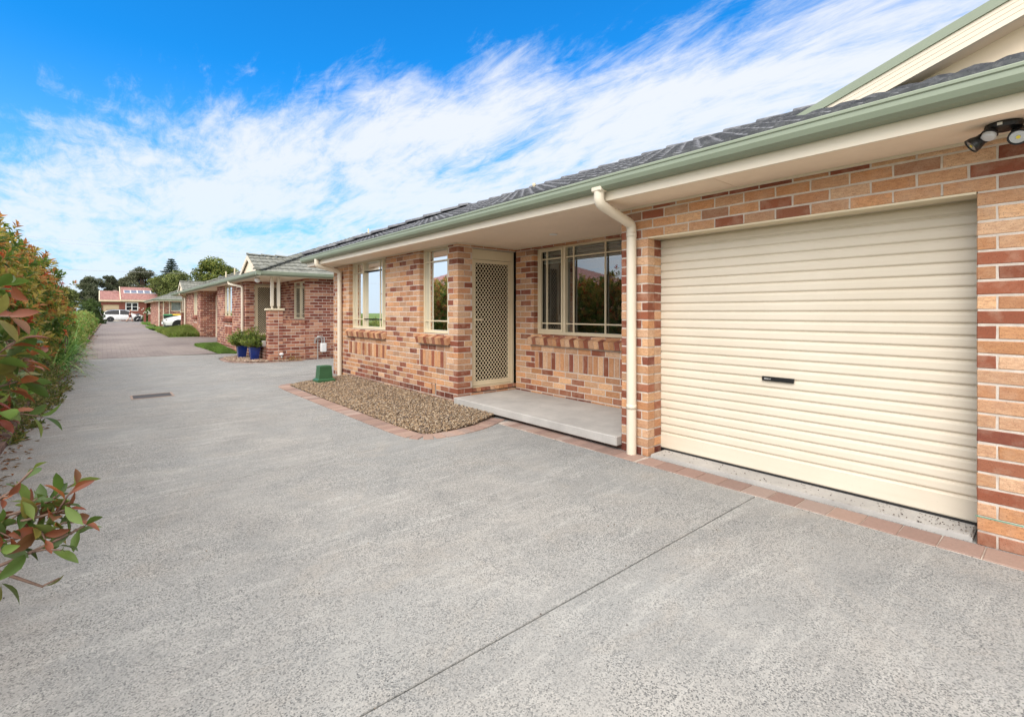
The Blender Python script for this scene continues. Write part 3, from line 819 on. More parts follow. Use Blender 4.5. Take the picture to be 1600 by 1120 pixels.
# fallen leaves against the edging
def simple_leaves(mb, pos, dirs, ups, ln, wd, cols, fold=.25):
    n = len(pos); d = dirs / np.linalg.norm(dirs, axis=1)[:, None]
    s = np.cross(d, ups); s /= np.linalg.norm(s, axis=1)[:, None] + 1e-9; u = np.cross(s, d)
    ln = ln.reshape(-1, 1); wd = wd.reshape(-1, 1)
    v0 = pos; v1 = pos + d * ln * .5 + s * wd * .5 + u * wd * fold; v3 = pos + d * ln * .5 - s * wd * .5 + u * wd * fold; v2 = pos + d * ln - u * ln * .12
    V = np.stack([v0, v1, v2, v3], 1).reshape(-1, 3); k = 4 * np.arange(n)
    F = np.concatenate([np.stack([k, k + 1, k + 2], 1), np.stack([k, k + 2, k + 3], 1)])
    mb.add(V, [F], 0, np.repeat(cols, 4, 0))
def full_leaves(mb, pos, dirs, ups, ln, wd, cols, fold=.22, droop=.25):
    n = len(pos); d = dirs / np.linalg.norm(dirs, axis=1)[:, None]
    s = np.cross(d, ups); s /= np.linalg.norm(s, axis=1)[:, None] + 1e-9; u = np.cross(s, d)
    ln = ln.reshape(-1, 1); wd = wd.reshape(-1, 1); V = []
    T = [0, .10, .28, .50, .72, .90, 1.0]; Wd = [.04, .12, .62, 1.0, .88, .42, .02]
    for t, w in zip(T, Wd):
        c = pos + d * ln * t - u * ln * droop * t * t
        V += [c + s * wd * w * .5 + u * wd * w * fold, c, c - s * wd * w * .5 + u * wd * w * fold]
    m = len(T); V = np.stack(V, 1).reshape(-1, 3); k = (3 * m) * np.arange(n); F = []
    for i in range(m - 1):
        for j in (0, 1): F.append(np.stack([k + 3 * i + j, k + 3 * i + j + 1, k + 3 * i + j + 4, k + 3 * i + j + 3], 1))
    mb.add(V, [np.concatenate(F)], 0, np.repeat(cols, 3 * m, 0))
n = 900; yy = rng.uniform(3, 30, n); xx = np.interp(yy, [3, 9.5, 13.7, 22, 36], [-.74, -.74, -.60, -.48, -.28]) + np.abs(rng.normal(0, .11, n))
mb = MB(); dd = np.c_[rng.normal(size=(n, 2)), rng.normal(0, .15, n)]
simple_leaves(mb, np.c_[xx, yy, [gz(q) + .006 for q in yy]], dd, np.c_[rng.normal(0, .3, (n, 2)), np.ones(n)], rng.uniform(.03, .075, n), rng.uniform(.015, .03, n), np.array([(.30, .12, .05), (.22, .13, .07), (.36, .17, .07), (.16, .09, .05)])[rng.integers(0, 4, n)])
tag(mb.build('leaf_litter', M['leaf']), 'brown fallen leaves scattered along the garden edging', 'leaf litter', kind='stuff')

# =================================================================== UNIT 1 (near house)
H1 = empty('brick_house', (3.92, 4, 0), 'near cream and red brick unit with garage, porch and grey tiled roof', 'house')
X1 = 3.92; TOP = 2.37; Z0 = 0.0
w = MB()
brick_wall(w, (X1, 2.95), (0, -1), (-1, 0), 8.0, Z0, TOP, [(.303, 2.55, Z0 - .1, 2.07)], start=0)
brick_wall(w, (5.03, 2.95), (-1, 0), (0, 1), 1.11, Z0, TOP, end=1)
brick_wall(w, (4.035, 2.647), (1, 0), (0, -1), .11, Z0, 2.07)
brick_wall(w, (X1, 5.84), (0, 1), (-1, 0), 4.93, Z0, TOP,
           [(.26, 1.11, 1.03, 2.42), (2.34, 4.04, 1.03, 2.42), (.60, .625, .088, .257), (.712, .737, .088, .257)], start=0, end=1,
           soldiers=[(.30, 1.10, .517, .775), (2.30, 4.08, .517, .775), (.63, .708, .09, .257)])
brick_wall(w, (X1, 5.84), (1, 0), (0, -1), 1.11, Z0, TOP, [(.26, 1.11, .165, 2.315)], start=1)
brick_wall(w, (5.03, 5.84), (0, -1), (-1, 0), 2.89, Z0, TOP, [(.42, 2.55, 1.02, 2.325)], soldiers=[(.45, 2.55, .517, .775)])
brick_wall(w, (X1, 10.77), (1, 0), (0, 1), 4.3, Z0, TOP, start=0)
brick_wall(w, (8.2, 10.7), (0, -1), (1, 0), 15.7, Z0, TOP)
brick_wall(w, (8.2, -5), (-1, 0), (0, -1), 4.2, Z0, TOP)
# rowlock course under the door
u = .262
while u < 1.10:
    brick(w, (X1, 5.84), (1, 0), (0, -1), u, u + .078, .176, .226, pick('tan'), .2, proud=-.006); u += .088
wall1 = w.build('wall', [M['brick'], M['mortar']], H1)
for nm, O, U, N, a, b_ in (('window_sill', (X1, 5.84), (0, 1), (-1, 0), .19, 1.12), ('window_sill', (X1, 5.84), (0, 1), (-1, 0), 2.30, 4.13), ('window_sill', (5.03, 5.84), (0, -1), (-1, 0), .36, 2.58)):
    s_ = MB(); sill(s_, O, U, N, a, b_, 1.028); s_.build(nm, [M['brick'], M['mortar']], H1)
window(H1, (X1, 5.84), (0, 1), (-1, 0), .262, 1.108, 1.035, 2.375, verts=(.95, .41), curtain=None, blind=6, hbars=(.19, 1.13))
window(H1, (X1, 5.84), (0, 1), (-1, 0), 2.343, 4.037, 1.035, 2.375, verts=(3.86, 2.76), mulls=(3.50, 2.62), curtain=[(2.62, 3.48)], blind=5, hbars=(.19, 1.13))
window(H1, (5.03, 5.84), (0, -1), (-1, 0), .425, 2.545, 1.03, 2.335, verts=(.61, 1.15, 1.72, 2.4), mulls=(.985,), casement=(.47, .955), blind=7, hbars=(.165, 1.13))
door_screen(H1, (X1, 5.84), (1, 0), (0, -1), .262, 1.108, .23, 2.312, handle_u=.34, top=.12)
# soffit: front strip, porch ceiling, far end
s_ = MB()
for y0, y1, xa in ((-5.4, 2.95, X1), (2.95, 5.84, 5.03), (5.84, 11.05, X1)):
    ys = np.arange(y0, y1, 2.4)
    for k, ya in enumerate(ys): box(s_, (3.46, ya + .003, TOP), (xa - .001, min(ya + 2.4, y1) - .003, TOP + .006))
box(s_, (X1, 10.77, TOP), (8.7, 11.08, TOP + .006))
box(s_, (3.5, -5.3, TOP + .012), (8.6, 11.0, TOP + .02))
s_.build('soffit', M['soffit'], H1)
s_ = MB()
for (a, q) in (((X1 - .018, -5, TOP - .018), (X1 - .001, 2.95, TOP - .001)), ((X1 - .018, 5.84, TOP - .018), (X1 - .001, 10.8, TOP - .001)), ((5.012, 2.95, TOP - .018), (5.029, 5.838, TOP - .001)), ((X1, 5.822, TOP - .018), (5.01, 5.838, TOP - .001))): box(s_, a, q)
s_.build('quad_moulding', M['cream'], H1)
f_ = MB(); fascia(f_, 3.445, TOP - .012, 2.505, -5.4, 4.9); fascia(f_, 3.4465, TOP - .012, 2.505, 4.902, 11.06); box(f_, (3.466, 11.04, TOP - .012), (8.7, 11.06, 2.505))
f_.build('fascia', M['cream'], H1)
g_ = MB(); gutter(g_, 3.325, 2.552, -5.5, 11.17); box(g_, (3.44, 11.06, 2.44), (8.8, 11.17, 2.55))
for k in range(62):
    y = -1.0 + k * .2; box(g_, (3.3305, y, 2.5285), (3.3335, y + .03, 2.5315), 1)
g_.build('gutter', [M['green'], M['black']], H1)
r_ = MB()
EX, EZ = 3.36, 2.548; EY = 11.14; RX = 6.0; Lv = (RX - EX) * SL
roof_plane(r_, (EX, 0, EZ), (0, 1, 0), slope(1, 0), Lv, lambda v: (-5.4, EY - v / SL))
roof_plane(r_, (2 * RX - EX, 0, EZ), (0, 1, 0), slope(-1, 0), Lv, lambda v: (-5.4, EY - v / SL))
roof_plane(r_, (0, EY, EZ), (1, 0, 0), slope(0, -1), Lv, lambda v: (EX + v / SL, 2 * RX - EX - v / SL))
roof1 = r_.build('roof', M['tile'], H1)
RZ = EZ + TP * (RX - EX)
c_ = MB(); caps(c_, (EX + .05, EY - .05, EZ + .05), (RX, EY - (RX - EX), RZ + .03)); caps(c_, (2 * RX - EX - .05, EY - .05, EZ + .05), (RX, EY - (RX - EX), RZ + .03)); caps(c_, (RX, EY - (RX - EX), RZ + .01), (RX, -5.4, RZ - .02), r=.09, up=.0)
c_.build('ridge_cap', M['tile'], roof1)
# front gable above the garage
G0x, G1x = 3.98, 4.14
def gl(y): return 2.826 + .34 * (1.414 - y) if y > -2.4 else 2.826 + .34 * (1.414 + 4.8 + y)
pk = -2.4; zf = gl(1.5); zp = gl(pk)
def rake(mb, xa, xb, dz0, dz1, ya=1.62, yb=pk, yc=-6.4):
    for (p, q) in ((ya, yb), (yb, yc)):
        V = [(x, y, gl(y) + dz) for x in (xa, xb) for y in (p, q) for dz in (dz0, dz1)]; mb.add(V, [BOXF])
b_ = MB(); rake(b_, G0x - .012, G0x + .10, -.062, .0); b_.build('green_barge_cap', M['green'], H1)
b_ = MB()
for (a, q, xo) in ((-.19, -.156, 0), (-.156, -.153, .003), (-.153, -.125, 0), (-.125, -.122, .003), (-.122, -.094, 0), (-.094, -.091, .003), (-.091, -.0625, 0)): rake(b_, G0x + xo, G0x + .022, a, q)
b_.build('barge_board', M['cream'], H1)
b_ = MB(); rake(b_, G0x + .022, G1x + .02, -.185, -.175); b_.build('gable_soffit', M['soffit'], H1)
b_ = MB(); V = [(x, y, z) for x in (G1x, G1x + .03) for (y, z) in ((1.9, 2.6), (pk, 2.6), (pk, zp - .18), (1.9, gl(1.9) - .18))]
b_.add(V, [np.array([(0, 1, 2, 3), (7, 6, 5, 4), (2, 6, 7, 3)])]); V = [(x, y, z) for x in (G1x, G1x + .03) for (y, z) in ((-6.4, 2.6), (pk, 2.6), (pk, zp - .18), (-6.4, gl(-6.4) - .18))]
b_.add(V, [np.array([(0, 3, 2, 1), (7, 4, 5, 6), (2, 3, 7, 6)])])
b_.build('gable_panel', M['soffit'], H1)
b_ = MB(); box(b_, (G1x - .004, -4, 3.045), (G1x - .0005, .9, 3.050))
b_.build('panel_joint', M['galv'], H1)
b_ = MB(); v_ = np.array([0, -1, .34]); v_ = v_ / np.linalg.norm(v_)
roof_plane(b_, (G0x + .03, 1.75, gl(1.75) - .02), (1, 0, 0), v_, 4.4, lambda v: (0, 2.6), step=.026)
b_.build('gable_roof', M['tile'], H1)
# roller door
rd = MB(); PZ = .0775; yL, yR = 2.68, .30; XD = 4.15; prof = []; z = .052 + .145
prof += [(XD, .052), (XD - .004, .060), (XD - .004, z - .012), (XD + .002, z - .006), (XD + .004, z)]
while z < 2.13:
    prof += [(XD + .011, z + .001), (XD + .011, z + .006), (XD - .001, z + .016), (XD - .003, z + .022), (XD - .002, z + .060), (XD + .002, z + .073)]
    z += PZ
n = len(prof); V = [(x, y, zz) for y in (yR, yL) for x, zz in prof]
rd.add(V, [np.array([(i, i + 1, n + i + 1, n + i) for i in range(n - 1)])])
rdo = rd.build('garage_door', M['door'], H1)
m = MB(); box(m, (XD - .004, yR, .036), (XD + .012, yL, .052)); m.build('rubber_seal', M['black'], rdo)
m = MB(); bbox_(m, (XD - .022, 1.46, .803), (XD - .003, 1.70, .838), .003); hnd = m.build('handle', M['black'], rdo)
m = MB(); lathe(m, [(.006, 0), (.006, .001)], (0, 0, 0), 10); 
tx = bpy.data.curves.new('lettering', 'FONT'); tx.body = 'Gliderol'; tx.size = .0155; tx.extrude = .0003
to = bpy.data.objects.new('t', tx); COL.objects.link(to); dg = bpy.context.evaluated_depsgraph_get()
tm = bpy.data.meshes.new_from_object(to.evaluated_get(dg)); bpy.data.objects.remove(to)
lo_ = bpy.data.objects.new('lettering', tm); tm.materials.append(M['white']); COL.objects.link(lo_); lo_.parent = hnd
lo_.location = Vector((XD - .0225, 1.682, .816)) - wpos(hnd); lo_.rotation_euler = (R(90), 0, R(-90))
# header box of the roller door
m = MB(); box(m, (4.04, .40, 2.068), (4.20, 2.65, 2.074)); box(m, (X1 + .002, .402, 2.056), (4.06, 2.645, 2.069)); m.build('door_lintel', M['creamfr'], H1)
m = MB(); box(m, (4.2, -2.5, 0), (4.25, 2.9, 2.3)); box(m, (3.935, .2, 0), (4.15, .398, 2.07)); m.build('garage_interior', M['dark'], H1)
# porch slab
m = MB(); bbox_(m, (3.845, 2.955, .045), (5.025, 5.832, .140), .008); m.build('porch_slab', M['slab'], H1)
m = MB(); brick_wall(m, (3.955, 5.83), (0, -1), (-1, 0), 2.87, -.03, .034, pal=[(.12, .06, .05), (.15, .08, .06), (.10, .055, .05)]); m.build('porch_base', [M['brick'], M['mortar']], H1)
# downpipes
def downpipe(pts, parent, r=.046, clips=(), jz=None):
    m = MB(); P = smoothpath(pts, 2) if False else [np.array(p, float) for p in pts]
    # round the corners
    Q = [P[0]]
    for i in range(1, len(P) - 1):
        a, b, c = P[i - 1], P[i], P[i + 1]; da = (a - b) / np.linalg.norm(a - b); dc = (c - b) / np.linalg.norm(c - b)
        for t in (0, .25, .5, .75, 1): Q.append((1 - t) ** 2 * (b + da * .05) + 2 * t * (1 - t) * b + t * t * (b + dc * .05))
    Q += [Q[-1] + (P[-1] - Q[-1]) * t for t in (.02, .33, .66, .98, 1)]; tube(m, Q, r, 20, caps=False)
    o = m.build('downpipe', M['cream'], parent, smooth=True)
    for z in clips: m = MB(); tube(m, [(P[-1][0], P[-1][1], z - .022), (P[-1][0], P[-1][1], z + .022)], r * 1.05, 20); m.build('pipe_collar', M['cream'], o, smooth=True)
    return o
downpipe([(3.385, 2.79, 2.46), (3.385, 2.79, 2.33), (3.865, 2.79, 2.20), (3.865, 2.79, .0)], H1, clips=(.46, 2.10))
m = MB(); bbox_(m, (3.335, 2.735, 2.43), (3.435, 2.845, 2.475), .01); m.build('rain_outlet', M['cream'], H1)
downpipe([(3.385, 10.25, 2.46), (3.385, 10.25, 2.33), (3.865, 10.25, 2.22), (3.865, 10.25, .0)], H1, clips=(2.05,))
# ceiling downlight, vent pipe
m = MB(); lathe(m, [(.055, 0), (.055, -.006), (.045, -.010)], (4.45, 4.42, TOP - .001), 20); m.build('downlight', M['white'], H1)
m = MB(); tube(m, [(5.9, 6.35, 3.45), (5.9, 6.35, 3.64)], .022, 10); tube(m, [(5.9, 6.35, 3.63), (5.9, 6.35, 3.67)], .032, 10); m.build('vent_pipe', M['creamfr'], H1)

# sensor floodlight under the soffit
F = empty('sensor_floodlight', (3.68, .28, TOP), 'black twin head sensor floodlight fixed under the soffit at the top right', 'floodlight')
fc = np.array((3.68, .27, TOP - .002))
m = MB(); lathe(m, [(.075, 0), (.078, -.012), (.070, -.028), (.04, -.036)], fc, 28); base_ = m.build('mounting_base', M['black'], F, smooth=False)
m = MB(); box(m, (fc[0] - .078, fc[1] + .0, TOP - .024), (fc[0] - .0745, fc[1] + .02, TOP - .010)); m.build('sticker', M['white'], base_)
m = MB(); tube(m, [fc + (-.02, .035, -.03), fc + (-.035, .045, -.05)], .014, 10); rot = Matrix.Rotation(R(25), 4, 'Y') @ Matrix.Rotation(R(8), 4, 'X')
lathe(m, [(.034, .0), (.036, -.012), (.030, -.014)], fc + (-.045, .05, -.045), 20, rot=rot); sen = m.build('sensor', M['black'], F)
m = MB(); lathe(m, [(.030, -.013), (.031, -.030), (.024, -.036)], fc + (-.045, .05, -.045), 20, rot=rot); m.build('sensor_lens', M['lens'], sen)
def flood(c, dr, arm):
    dr = Vector(dr).normalized(); rot = dr.to_track_quat('Z', 'Y').to_matrix().to_4x4()
    m = MB(); lathe(m, [(.012, -.075), (.024, -.07), (.027, -.03), (.040, .0), (.042, .022), (.036, .022), (.034, .004)], c, 24, rot=rot); tube(m, arm, .009, 8)
    for k in range(5): lathe(m, [(.030, -.062 + k * .011), (.030, -.058 + k * .011)], c, 18, rot=rot)
    o = m.build('lamp_head', M['black'], F)
    m = MB(); lathe(m, [(.004, .003), (.022, .006), (.034, .017)], c, 20, rot=rot); m.build('reflector', M['lamp'], o)
    m = MB(); cc = np.array(c) + np.array(dr) * .0185; lathe(m, [(.009, 0), (.009, .002)], cc, 10, rot=rot); m.build('led', M['yellow'], o)
flood(fc + (-.03, .11, -.085), (-.25, .85, -.62), [fc + (0, .03, -.03), fc + (-.02, .07, -.05)])
flood(fc + (-.03, -.055, -.085), (-.75, -.02, -.62), [fc + (0, -.03, -.03), fc + (-.01, -.045, -.06)])

# green utility pillar
U_ = empty('utility_pillar', (3.25, 9.42, 0), 'green plastic service pit pillar at the end of the pebble bed', 'utility box')
def frust(mb, cx, cy, z0, z1, a0, b0, a1, b1):
    V = [(cx + sx * a, cy + sy * b, z) for (z, a, b) in ((z0, a0, b0), (z1, a1, b1)) for sx, sy in ((-1, -1), (1, -1), (1, 1), (-1, 1))]
    mb.add(V, [np.array([(0, 1, 5, 4), (1, 2, 6, 5), (2, 3, 7, 6), (3, 0, 4, 7), (4, 5, 6, 7), (3, 2, 1, 0)])])
m = MB(); frust(m, 3.25, 9.42, .0, .075, .17, .15, .165, .145); frust(m, 3.25, 9.42, .075, .10, .165, .145, .135, .115); m.build('base', M['bottle'], U_)
m = MB(); frust(m, 3.25, 9.42, .10, .315, .128, .108, .112, .094); frust(m, 3.25, 9.42, .315, .335, .118, .10, .112, .094); frust(m, 3.25, 9.42, .335, .342, .10, .085, .09, .075); m.build('cover', M['bottle'], U_)

# =================================================================== UNIT 2 (neighbour)
H2 = empty('brick_house', (3.5, 17, 0), 'second unit in dark red brick with corner porch pier and small gablet roof', 'house')
X2 = 3.45; T2 = 2.34
w = MB()
brick_wall(w, (4.48, 14.5), (1, 0), (0, -1), 4.2, -.05, T2, pal='red', start=0)
brick_wall(w, (4.48, 14.5), (0, 1), (-1, 0), 2.55, -.05, T2, [(.12, 1.15, 1.16, 2.28)], pal='red', start=1)
brick_wall(w, (X2, 17.05), (1, 0), (0, -1), 1.03, -.05, T2, [(.25, 1.03, .60, 2.26)], pal='red', start=1)
brick_wall(w, (X2, 17.05), (0, 1), (-1, 0), 5.0, -.05, T2, [(2.15, 3.5, 1.2, 2.36)], pal='red', start=0, end=0, soldiers=[(2.2, 3.45, .60, .86)])
brick_wall(w, (X2, 22.05), (1, 0), (0, 1), .6, -.05, T2, pal='red', start=1)
brick_wall(w, (4.04, 26.3), (0, -1), (-1, 0), 4.2, -.05, T2, [(.55, 3.7, -.1, 2.12)], pal='red')
brick_wall(w, (X2, 26.3), (1, 0), (0, -1), .6, -.05, T2, pal='red', start=0)
brick_wall(w, (X2, 26.3), (0, 1), (-1, 0), 5.0, -.05, T2, [(1.0, 2.2, 1.2, 2.36)], pal='red', start=1, soldiers=[(1.05, 2.15, .6, .86)])
brick_wall(w, (4.48, 31.3), (0, 1), (-1, 0), 3.0, -.05, T2, [(.3, 1.2, .3, 2.2)], pal='red')
brick_wall(w, (X2, 31.3), (1, 0), (0, 1), 1.03, -.05, T2, pal='red')
brick_wall(w, (4.48, 34.3), (1, 0), (0, 1), 4, -.05, T2, pal='red')
brick_wall(w, (8.4, 34.3), (0, -1), (1, 0), 19.8, -.05, T2, pal='red')
# porch parapet and its piers
brick_wall(w, (3.845, 14.5), (1, 0), (0, -1), .633, -.05, 1.05, pal='red')
brick_wall(w, (3.845, 14.73), (1, 0), (0, 1), .633, -.05, 1.05, pal='red')
def pier(w, x, y, z1, pal):
    L = .35
    brick_wall(w, (x, y), (1, 0), (0, -1), L, -.05, z1, pal=pal, start=0, end=0); brick_wall(w, (x, y + L), (1, 0), (0, 1), L, -.05, z1, pal=pal, start=0, end=0)
    brick_wall(w, (x, y), (0, 1), (-1, 0), L, -.05, z1, pal=pal, start=1, end=1); brick_wall(w, (x + L, y), (0, 1), (1, 0), L, -.05, z1, pal=pal, start=1, end=1)
    box(w, (x + .05, y + .05, z1 - .05), (x + .3, y + .3, z1), 1)
pier(w, 3.51, 14.48, 1.41, 'red'); pier(w, X2, 33.3, 1.35, 'red')
u = 3.866
while u < 4.47:
    brick(w, (0, 14.5), (1, 0), (0, -1), u, u + .074, 1.055, 1.13, pick('red'), .23); u += .086
brick_wall(w, (X2 + .02, 14.86), (0, 1), (-1, 0), 2.17, -.05, .40, pal=[(.14, .06, .045), (.18, .08, .06)])
w.build('wall', [M['brick'], M['mortar']], H2)
for q in (((3.47, 14.44, 1.412), (3.90, 14.87, 1.468)), ((X2 - .04, 33.26, 1.352), (X2 + .39, 33.69, 1.41))): m = MB(); bbox_(m, *q, .008); m.build('pier_cap', M['creamfr'], H2)
for (x, y) in ((3.61, 14.62), (3.785, 14.64), (3.53, 33.4), (3.68, 33.55)):
    m = MB(); z = 1.53; bbox_(m, (x - .038, y - .038, z), (x + .038, y + .038, T2), .005); box(m, (x - .02, y - .02, 1.40), (x + .02, y + .02, z)); m.build('porch_post', M['cream'], H2)
for q in (((3.42, 14.84, .40), (4.475, 17.04, .56)), ((X2, 31.35, .25), (4.47, 33.29, .40))): m = MB(); bbox_(m, *q, .01); m.build('porch_slab', M['slab'], H2)
window(H2, (4.48, 14.5), (0, 1), (-1, 0), .125, 1.145, 1.165, 2.28, verts=(), mulls=(.55,), curtain=[(.15, .5)], hbars=(.15, .95), rec=.012, dep=.04, fr=.03)
window(H2, (X2, 17.05), (0, 1), (-1, 0), 2.155, 3.495, 1.2, 2.34, verts=(), mulls=(2.85,), curtain=[(2.2, 2.8)], hbars=(.15, .95), rec=.02, dep=.04, fr=.03)
window(H2, (X2, 26.3), (0, 1), (-1, 0), 1.005, 2.195, 1.2, 2.34, verts=(), mulls=(1.6,), curtain=[(1.05, 1.6)], hbars=(), rec=.02, dep=.04, fr=.03)
door_screen(H2, (X2, 17.05), (1, 0), (0, -1),   .25, 1.028, .60, 2.25, rec=.03, top=0)
s_ = MB(); sill(s_, (X2, 17.05), (0, 1), (-1, 0), 2.1, 3.55, 1.19, 'red'); s_.build('window_sill', [M['brick'], M['mortar']], H2)
s_ = MB(); sill(s_, (X2, 26.3), (0, 1), (-1, 0), .95, 2.25, 1.19, 'red'); s_.build('window_sill', [M['brick'], M['mortar']], H2)
m = MB(); V = [];
for k in range(28):
    z = .2 + k * .07; box(m, (4.11 + .012 * (k % 2), 22.5, z), (4.14, 25.8, z + .069))
m.build('garage_door', M['cream'], H2)
for ya in (22.6, 25.7): m = MB(); box(m, (3.98, ya, .15), (4.04, ya + .06, 2.12)); m.build('door_jamb', M['cream'], H2)
m = MB()
box(m, (3.2, 14.1, T2), (8.6, 14.49, T2 + .006)); box(m, (3.2, 14.49, T2), (4.48, 17.05, T2 + .006)); box(m, (3.2, 17.05, T2), (3.449, 22.05, T2 + .006)); box(m, (3.2, 22.05, T2), (4.04, 26.3, T2 + .006)); box(m, (3.2, 26.3, T2), (3.449, 31.3, T2 + .006)); box(m, (3.2, 31.3, T2), (4.48, 34.8, T2 + .006))
box(m, (3.2, 14.1, T2 + .012), (8.6, 34.8, T2 + .02)); m.build('soffit', M['soffit'], H2)
m = MB(); fascia(m, 3.185, T2 - .015, 2.42, 14.1, 34.9); fascia_x(m, 14.08, T2 - .015, 2.42, 3.185, 8.6); fascia_x(m, 34.9, T2 - .015, 2.42, 3.185, 8.6); m.build('fascia', M['cream'], H2)
m = MB(); gutter(m, 3.07, 2.455, 13.97, 35.0); gutter_x(m, 13.965, 2.4551, 3.075, 8.7); m.build('gutter', M['green'], H2)
r_ = MB(); EX2, EY2, EZ2 = 3.1, 14.0, 2.425; RX2 = 7.3; Lv = (RX2 - EX2) * SL; s0 = 2.63
roof_plane(r_, (EX2, 0, EZ2), (0, 1, 0), slope(1, 0), Lv, lambda v: (EY2 + min(v / SL, s0), 34.95 - v / SL))
roof_plane(r_, (0, EY2, EZ2), (1, 0, 0), slope(0, 1), s0 * SL, lambda v: (EX2 + v / SL, 2 * RX2 - EX2 - v / SL))
roof_plane(r_, (2 * RX2 - EX2, 0, EZ2), (0, 1, 0), slope(-1, 0), Lv, lambda v: (EY2 + min(v / SL, s0), 34.95 - v / SL))
roof_plane(r_, (0, 34.95, EZ2), (1, 0, 0), slope(0, -1), Lv, lambda v: (EX2 + v / SL, 2 * RX2 - EX2 - v / SL))
rf2 = r_.build('roof', M['tile2'], H2)
hz0 = EZ2 + TP * s0; Rz2 = EZ2 + TP * (RX2 - EX2)
m = MB(); caps(m, (EX2, EY2, EZ2 + .04), (EX2 + s0, EY2 + s0, hz0 + .04)); caps(m, (RX2, EY2 + s0, Rz2 + .02), (RX2, 34.95 - (RX2 - EX2), Rz2 + .02)); caps(m, (EX2, 34.95, EZ2 + .03), (RX2, 34.95 - (RX2 - EX2), Rz2 + .03)); m.build('ridge_cap', M['tile2'], rf2)
# rear gable end over the hip
yb = EY2 + s0
m = MB()
for sg in (1, -1):
    xa = RX2 - sg * (RX2 - EX2 - s0) ; n_ = [(xa, hz0 + .02), (RX2, Rz2 + .06), (RX2, Rz2 + .0), (xa, hz0 - .06)]
    V = [(x, yb - .06 + t, z) for t in (0, .05) for x, z in n_]; m.add(V, [np.array([(0, 1, 2, 3), (7, 6, 5, 4), (0, 4, 5, 1), (3, 2, 6, 7), (0, 3, 7, 4), (1, 5, 6, 2)])])
m.build('green_barge_cap', M['green'], H2)
m = MB(); V = [(x, yb - .005 + t, z) for t in (0, .02) for x, z in ((EX2 + s0, hz0 - .1), (2 * RX2 - EX2 - s0, hz0 - .1), (RX2, Rz2 - .03))]; m.add(V, [np.array([(0, 1, 2), (5, 4, 3)])]); m.build('gable_panel', M['soffit'], H2)
# gablets facing the drive
def gablet(yc, hw=1.0, zb=2.62, zt=3.09, X=3.4):
    m = MB(); V = [(X + t, y, z) for t in (0, .03) for y, z in ((yc - hw, zb - .1), (yc + hw, zb - .1), (yc, zt - .08))]; m.add(V, [np.array([(0, 1, 2), (5, 4, 3)])]); m.build('gablet_panel', M['soffit'], H2)
    for sg in (-1, 1):
        m = MB(); pr = [(yc + sg * (hw + .05), zb - .05), (yc, zt), (yc, zt - .13), (yc + sg * (hw + .05), zb - .18)]
        V = [(x, y, z) for x in (X - .07, X - .04) for y, z in pr]; m.add(V, [np.array([(0, 1, 2, 3), (7, 6, 5, 4), (0, 4, 5, 1), (3, 2, 6, 7), (0, 3, 7, 4), (1, 5, 6, 2)])]); m.build('gablet_barge', M['cream'], H2)
    m = MB(); Lr = (zt - EZ2) / TP + EX2 - X; d = np.array([0, -1., (zt - zb) / hw * 1.0]); 
    for sg in (-1, 1):
        v = np.array([0, -sg, (zt - zb) / hw]); ll = np.linalg.norm(v); v = v / ll; Lw = (hw + .06) * ll
        roof_plane(m, (X - .06, yc + sg * (hw + .06), zb - .03), (1, 0, 0), v, Lw, lambda q, L=Lw: (0, .15 + (Lr - .1) * q / L), pitch=.3, step=.025)
    m.build('gablet_roof', M['tile2'], rf2)
    m = MB(); caps(m, (X - .07, yc, zt + .02), (X + Lr, yc, zt + .02), r=.08, up=.01); m.build('ridge_cap', M['tile2'], rf2)
gablet(16.35); gablet(33.0)
downpipe([(3.13, 17.9, 2.38), (3.13, 17.9, 2.28), (3.39, 17.25, 2.17), (3.39, 17.25, .05)], H2, r=.04)
downpipe([(3.13, 30.9, 2.38), (3.13, 30.9, 2.28), (3.39, 31.2, 2.17), (3.39, 31.2, .2)], H2, r=.04)
m = MB(); lathe(m, [(.05, 0), (.05, -.03), (.075, -.045), (.08, -.08), (.055, -.13), (.02, -.145)], (3.33, 15.0, T2), 18); m.build('ceiling_light', M['white'], H2, smooth=True)
for (x, y, z0, z1) in ((4.6, 27, 2.9, 3.35), (4.9, 26.6, 3.0, 3.5), (7.28, 16.55, 4.1, 4.36)):
    m = MB(); tube(m, [(x, y, z0), (x, y, z1)], .03, 8); m.build('vent_pipe', M['creamfr'], H2)
# gas meter and hose tap on the side wall (fixed to it: parts)
gm = empty('gas_meter', (4.9, 14.45, .4), 'white gas meter with grey pipes on the side wall of the second unit', 'gas meter')
m = MB(); bbox_(m, (4.86, 14.32, .20), (5.02, 14.46, .46), .02); m.build('meter_body', M['white'], gm)
m = MB(); tube(m, [(4.9, 14.39, .46), (4.9, 14.39, .60), (4.80, 14.40, .62), (4.72, 14.42, .60), (4.72, 14.44, .45)], .018, 8); tube(m, [(4.97, 14.39, .46), (4.97, 14.40, .62), (4.88, 14.42, .66), (4.80, 14.46, .66)], .018, 8); tube(m, [(4.80, 14.44, .62), (4.80, 14.44, -.02)], .014, 8); m.build('gas_pipe', M['galv'], gm)
m = MB(); lathe(m, [(.035, 0), (.045, .03), (.03, .06)], (4.80, 14.39, .61), 12); m.build('regulator', M['galv'], gm)
tp = empty('garden_tap', (3.82, 14.4, .2), 'small white topped tap by the foot of the brick pier', 'tap')
m = MB(); tube(m, [(3.84, 14.47, .14), (3.80, 14.40, .14), (3.80, 14.36, .10)], .018, 8); m.build('spout', M['galv'], tp)
m = MB(); lathe(m, [(.045, 0), (.055, .02), (.05, .05), (.02, .065)], (3.80, 14.40, .17), 12); m.build('cap', M['white'], tp)
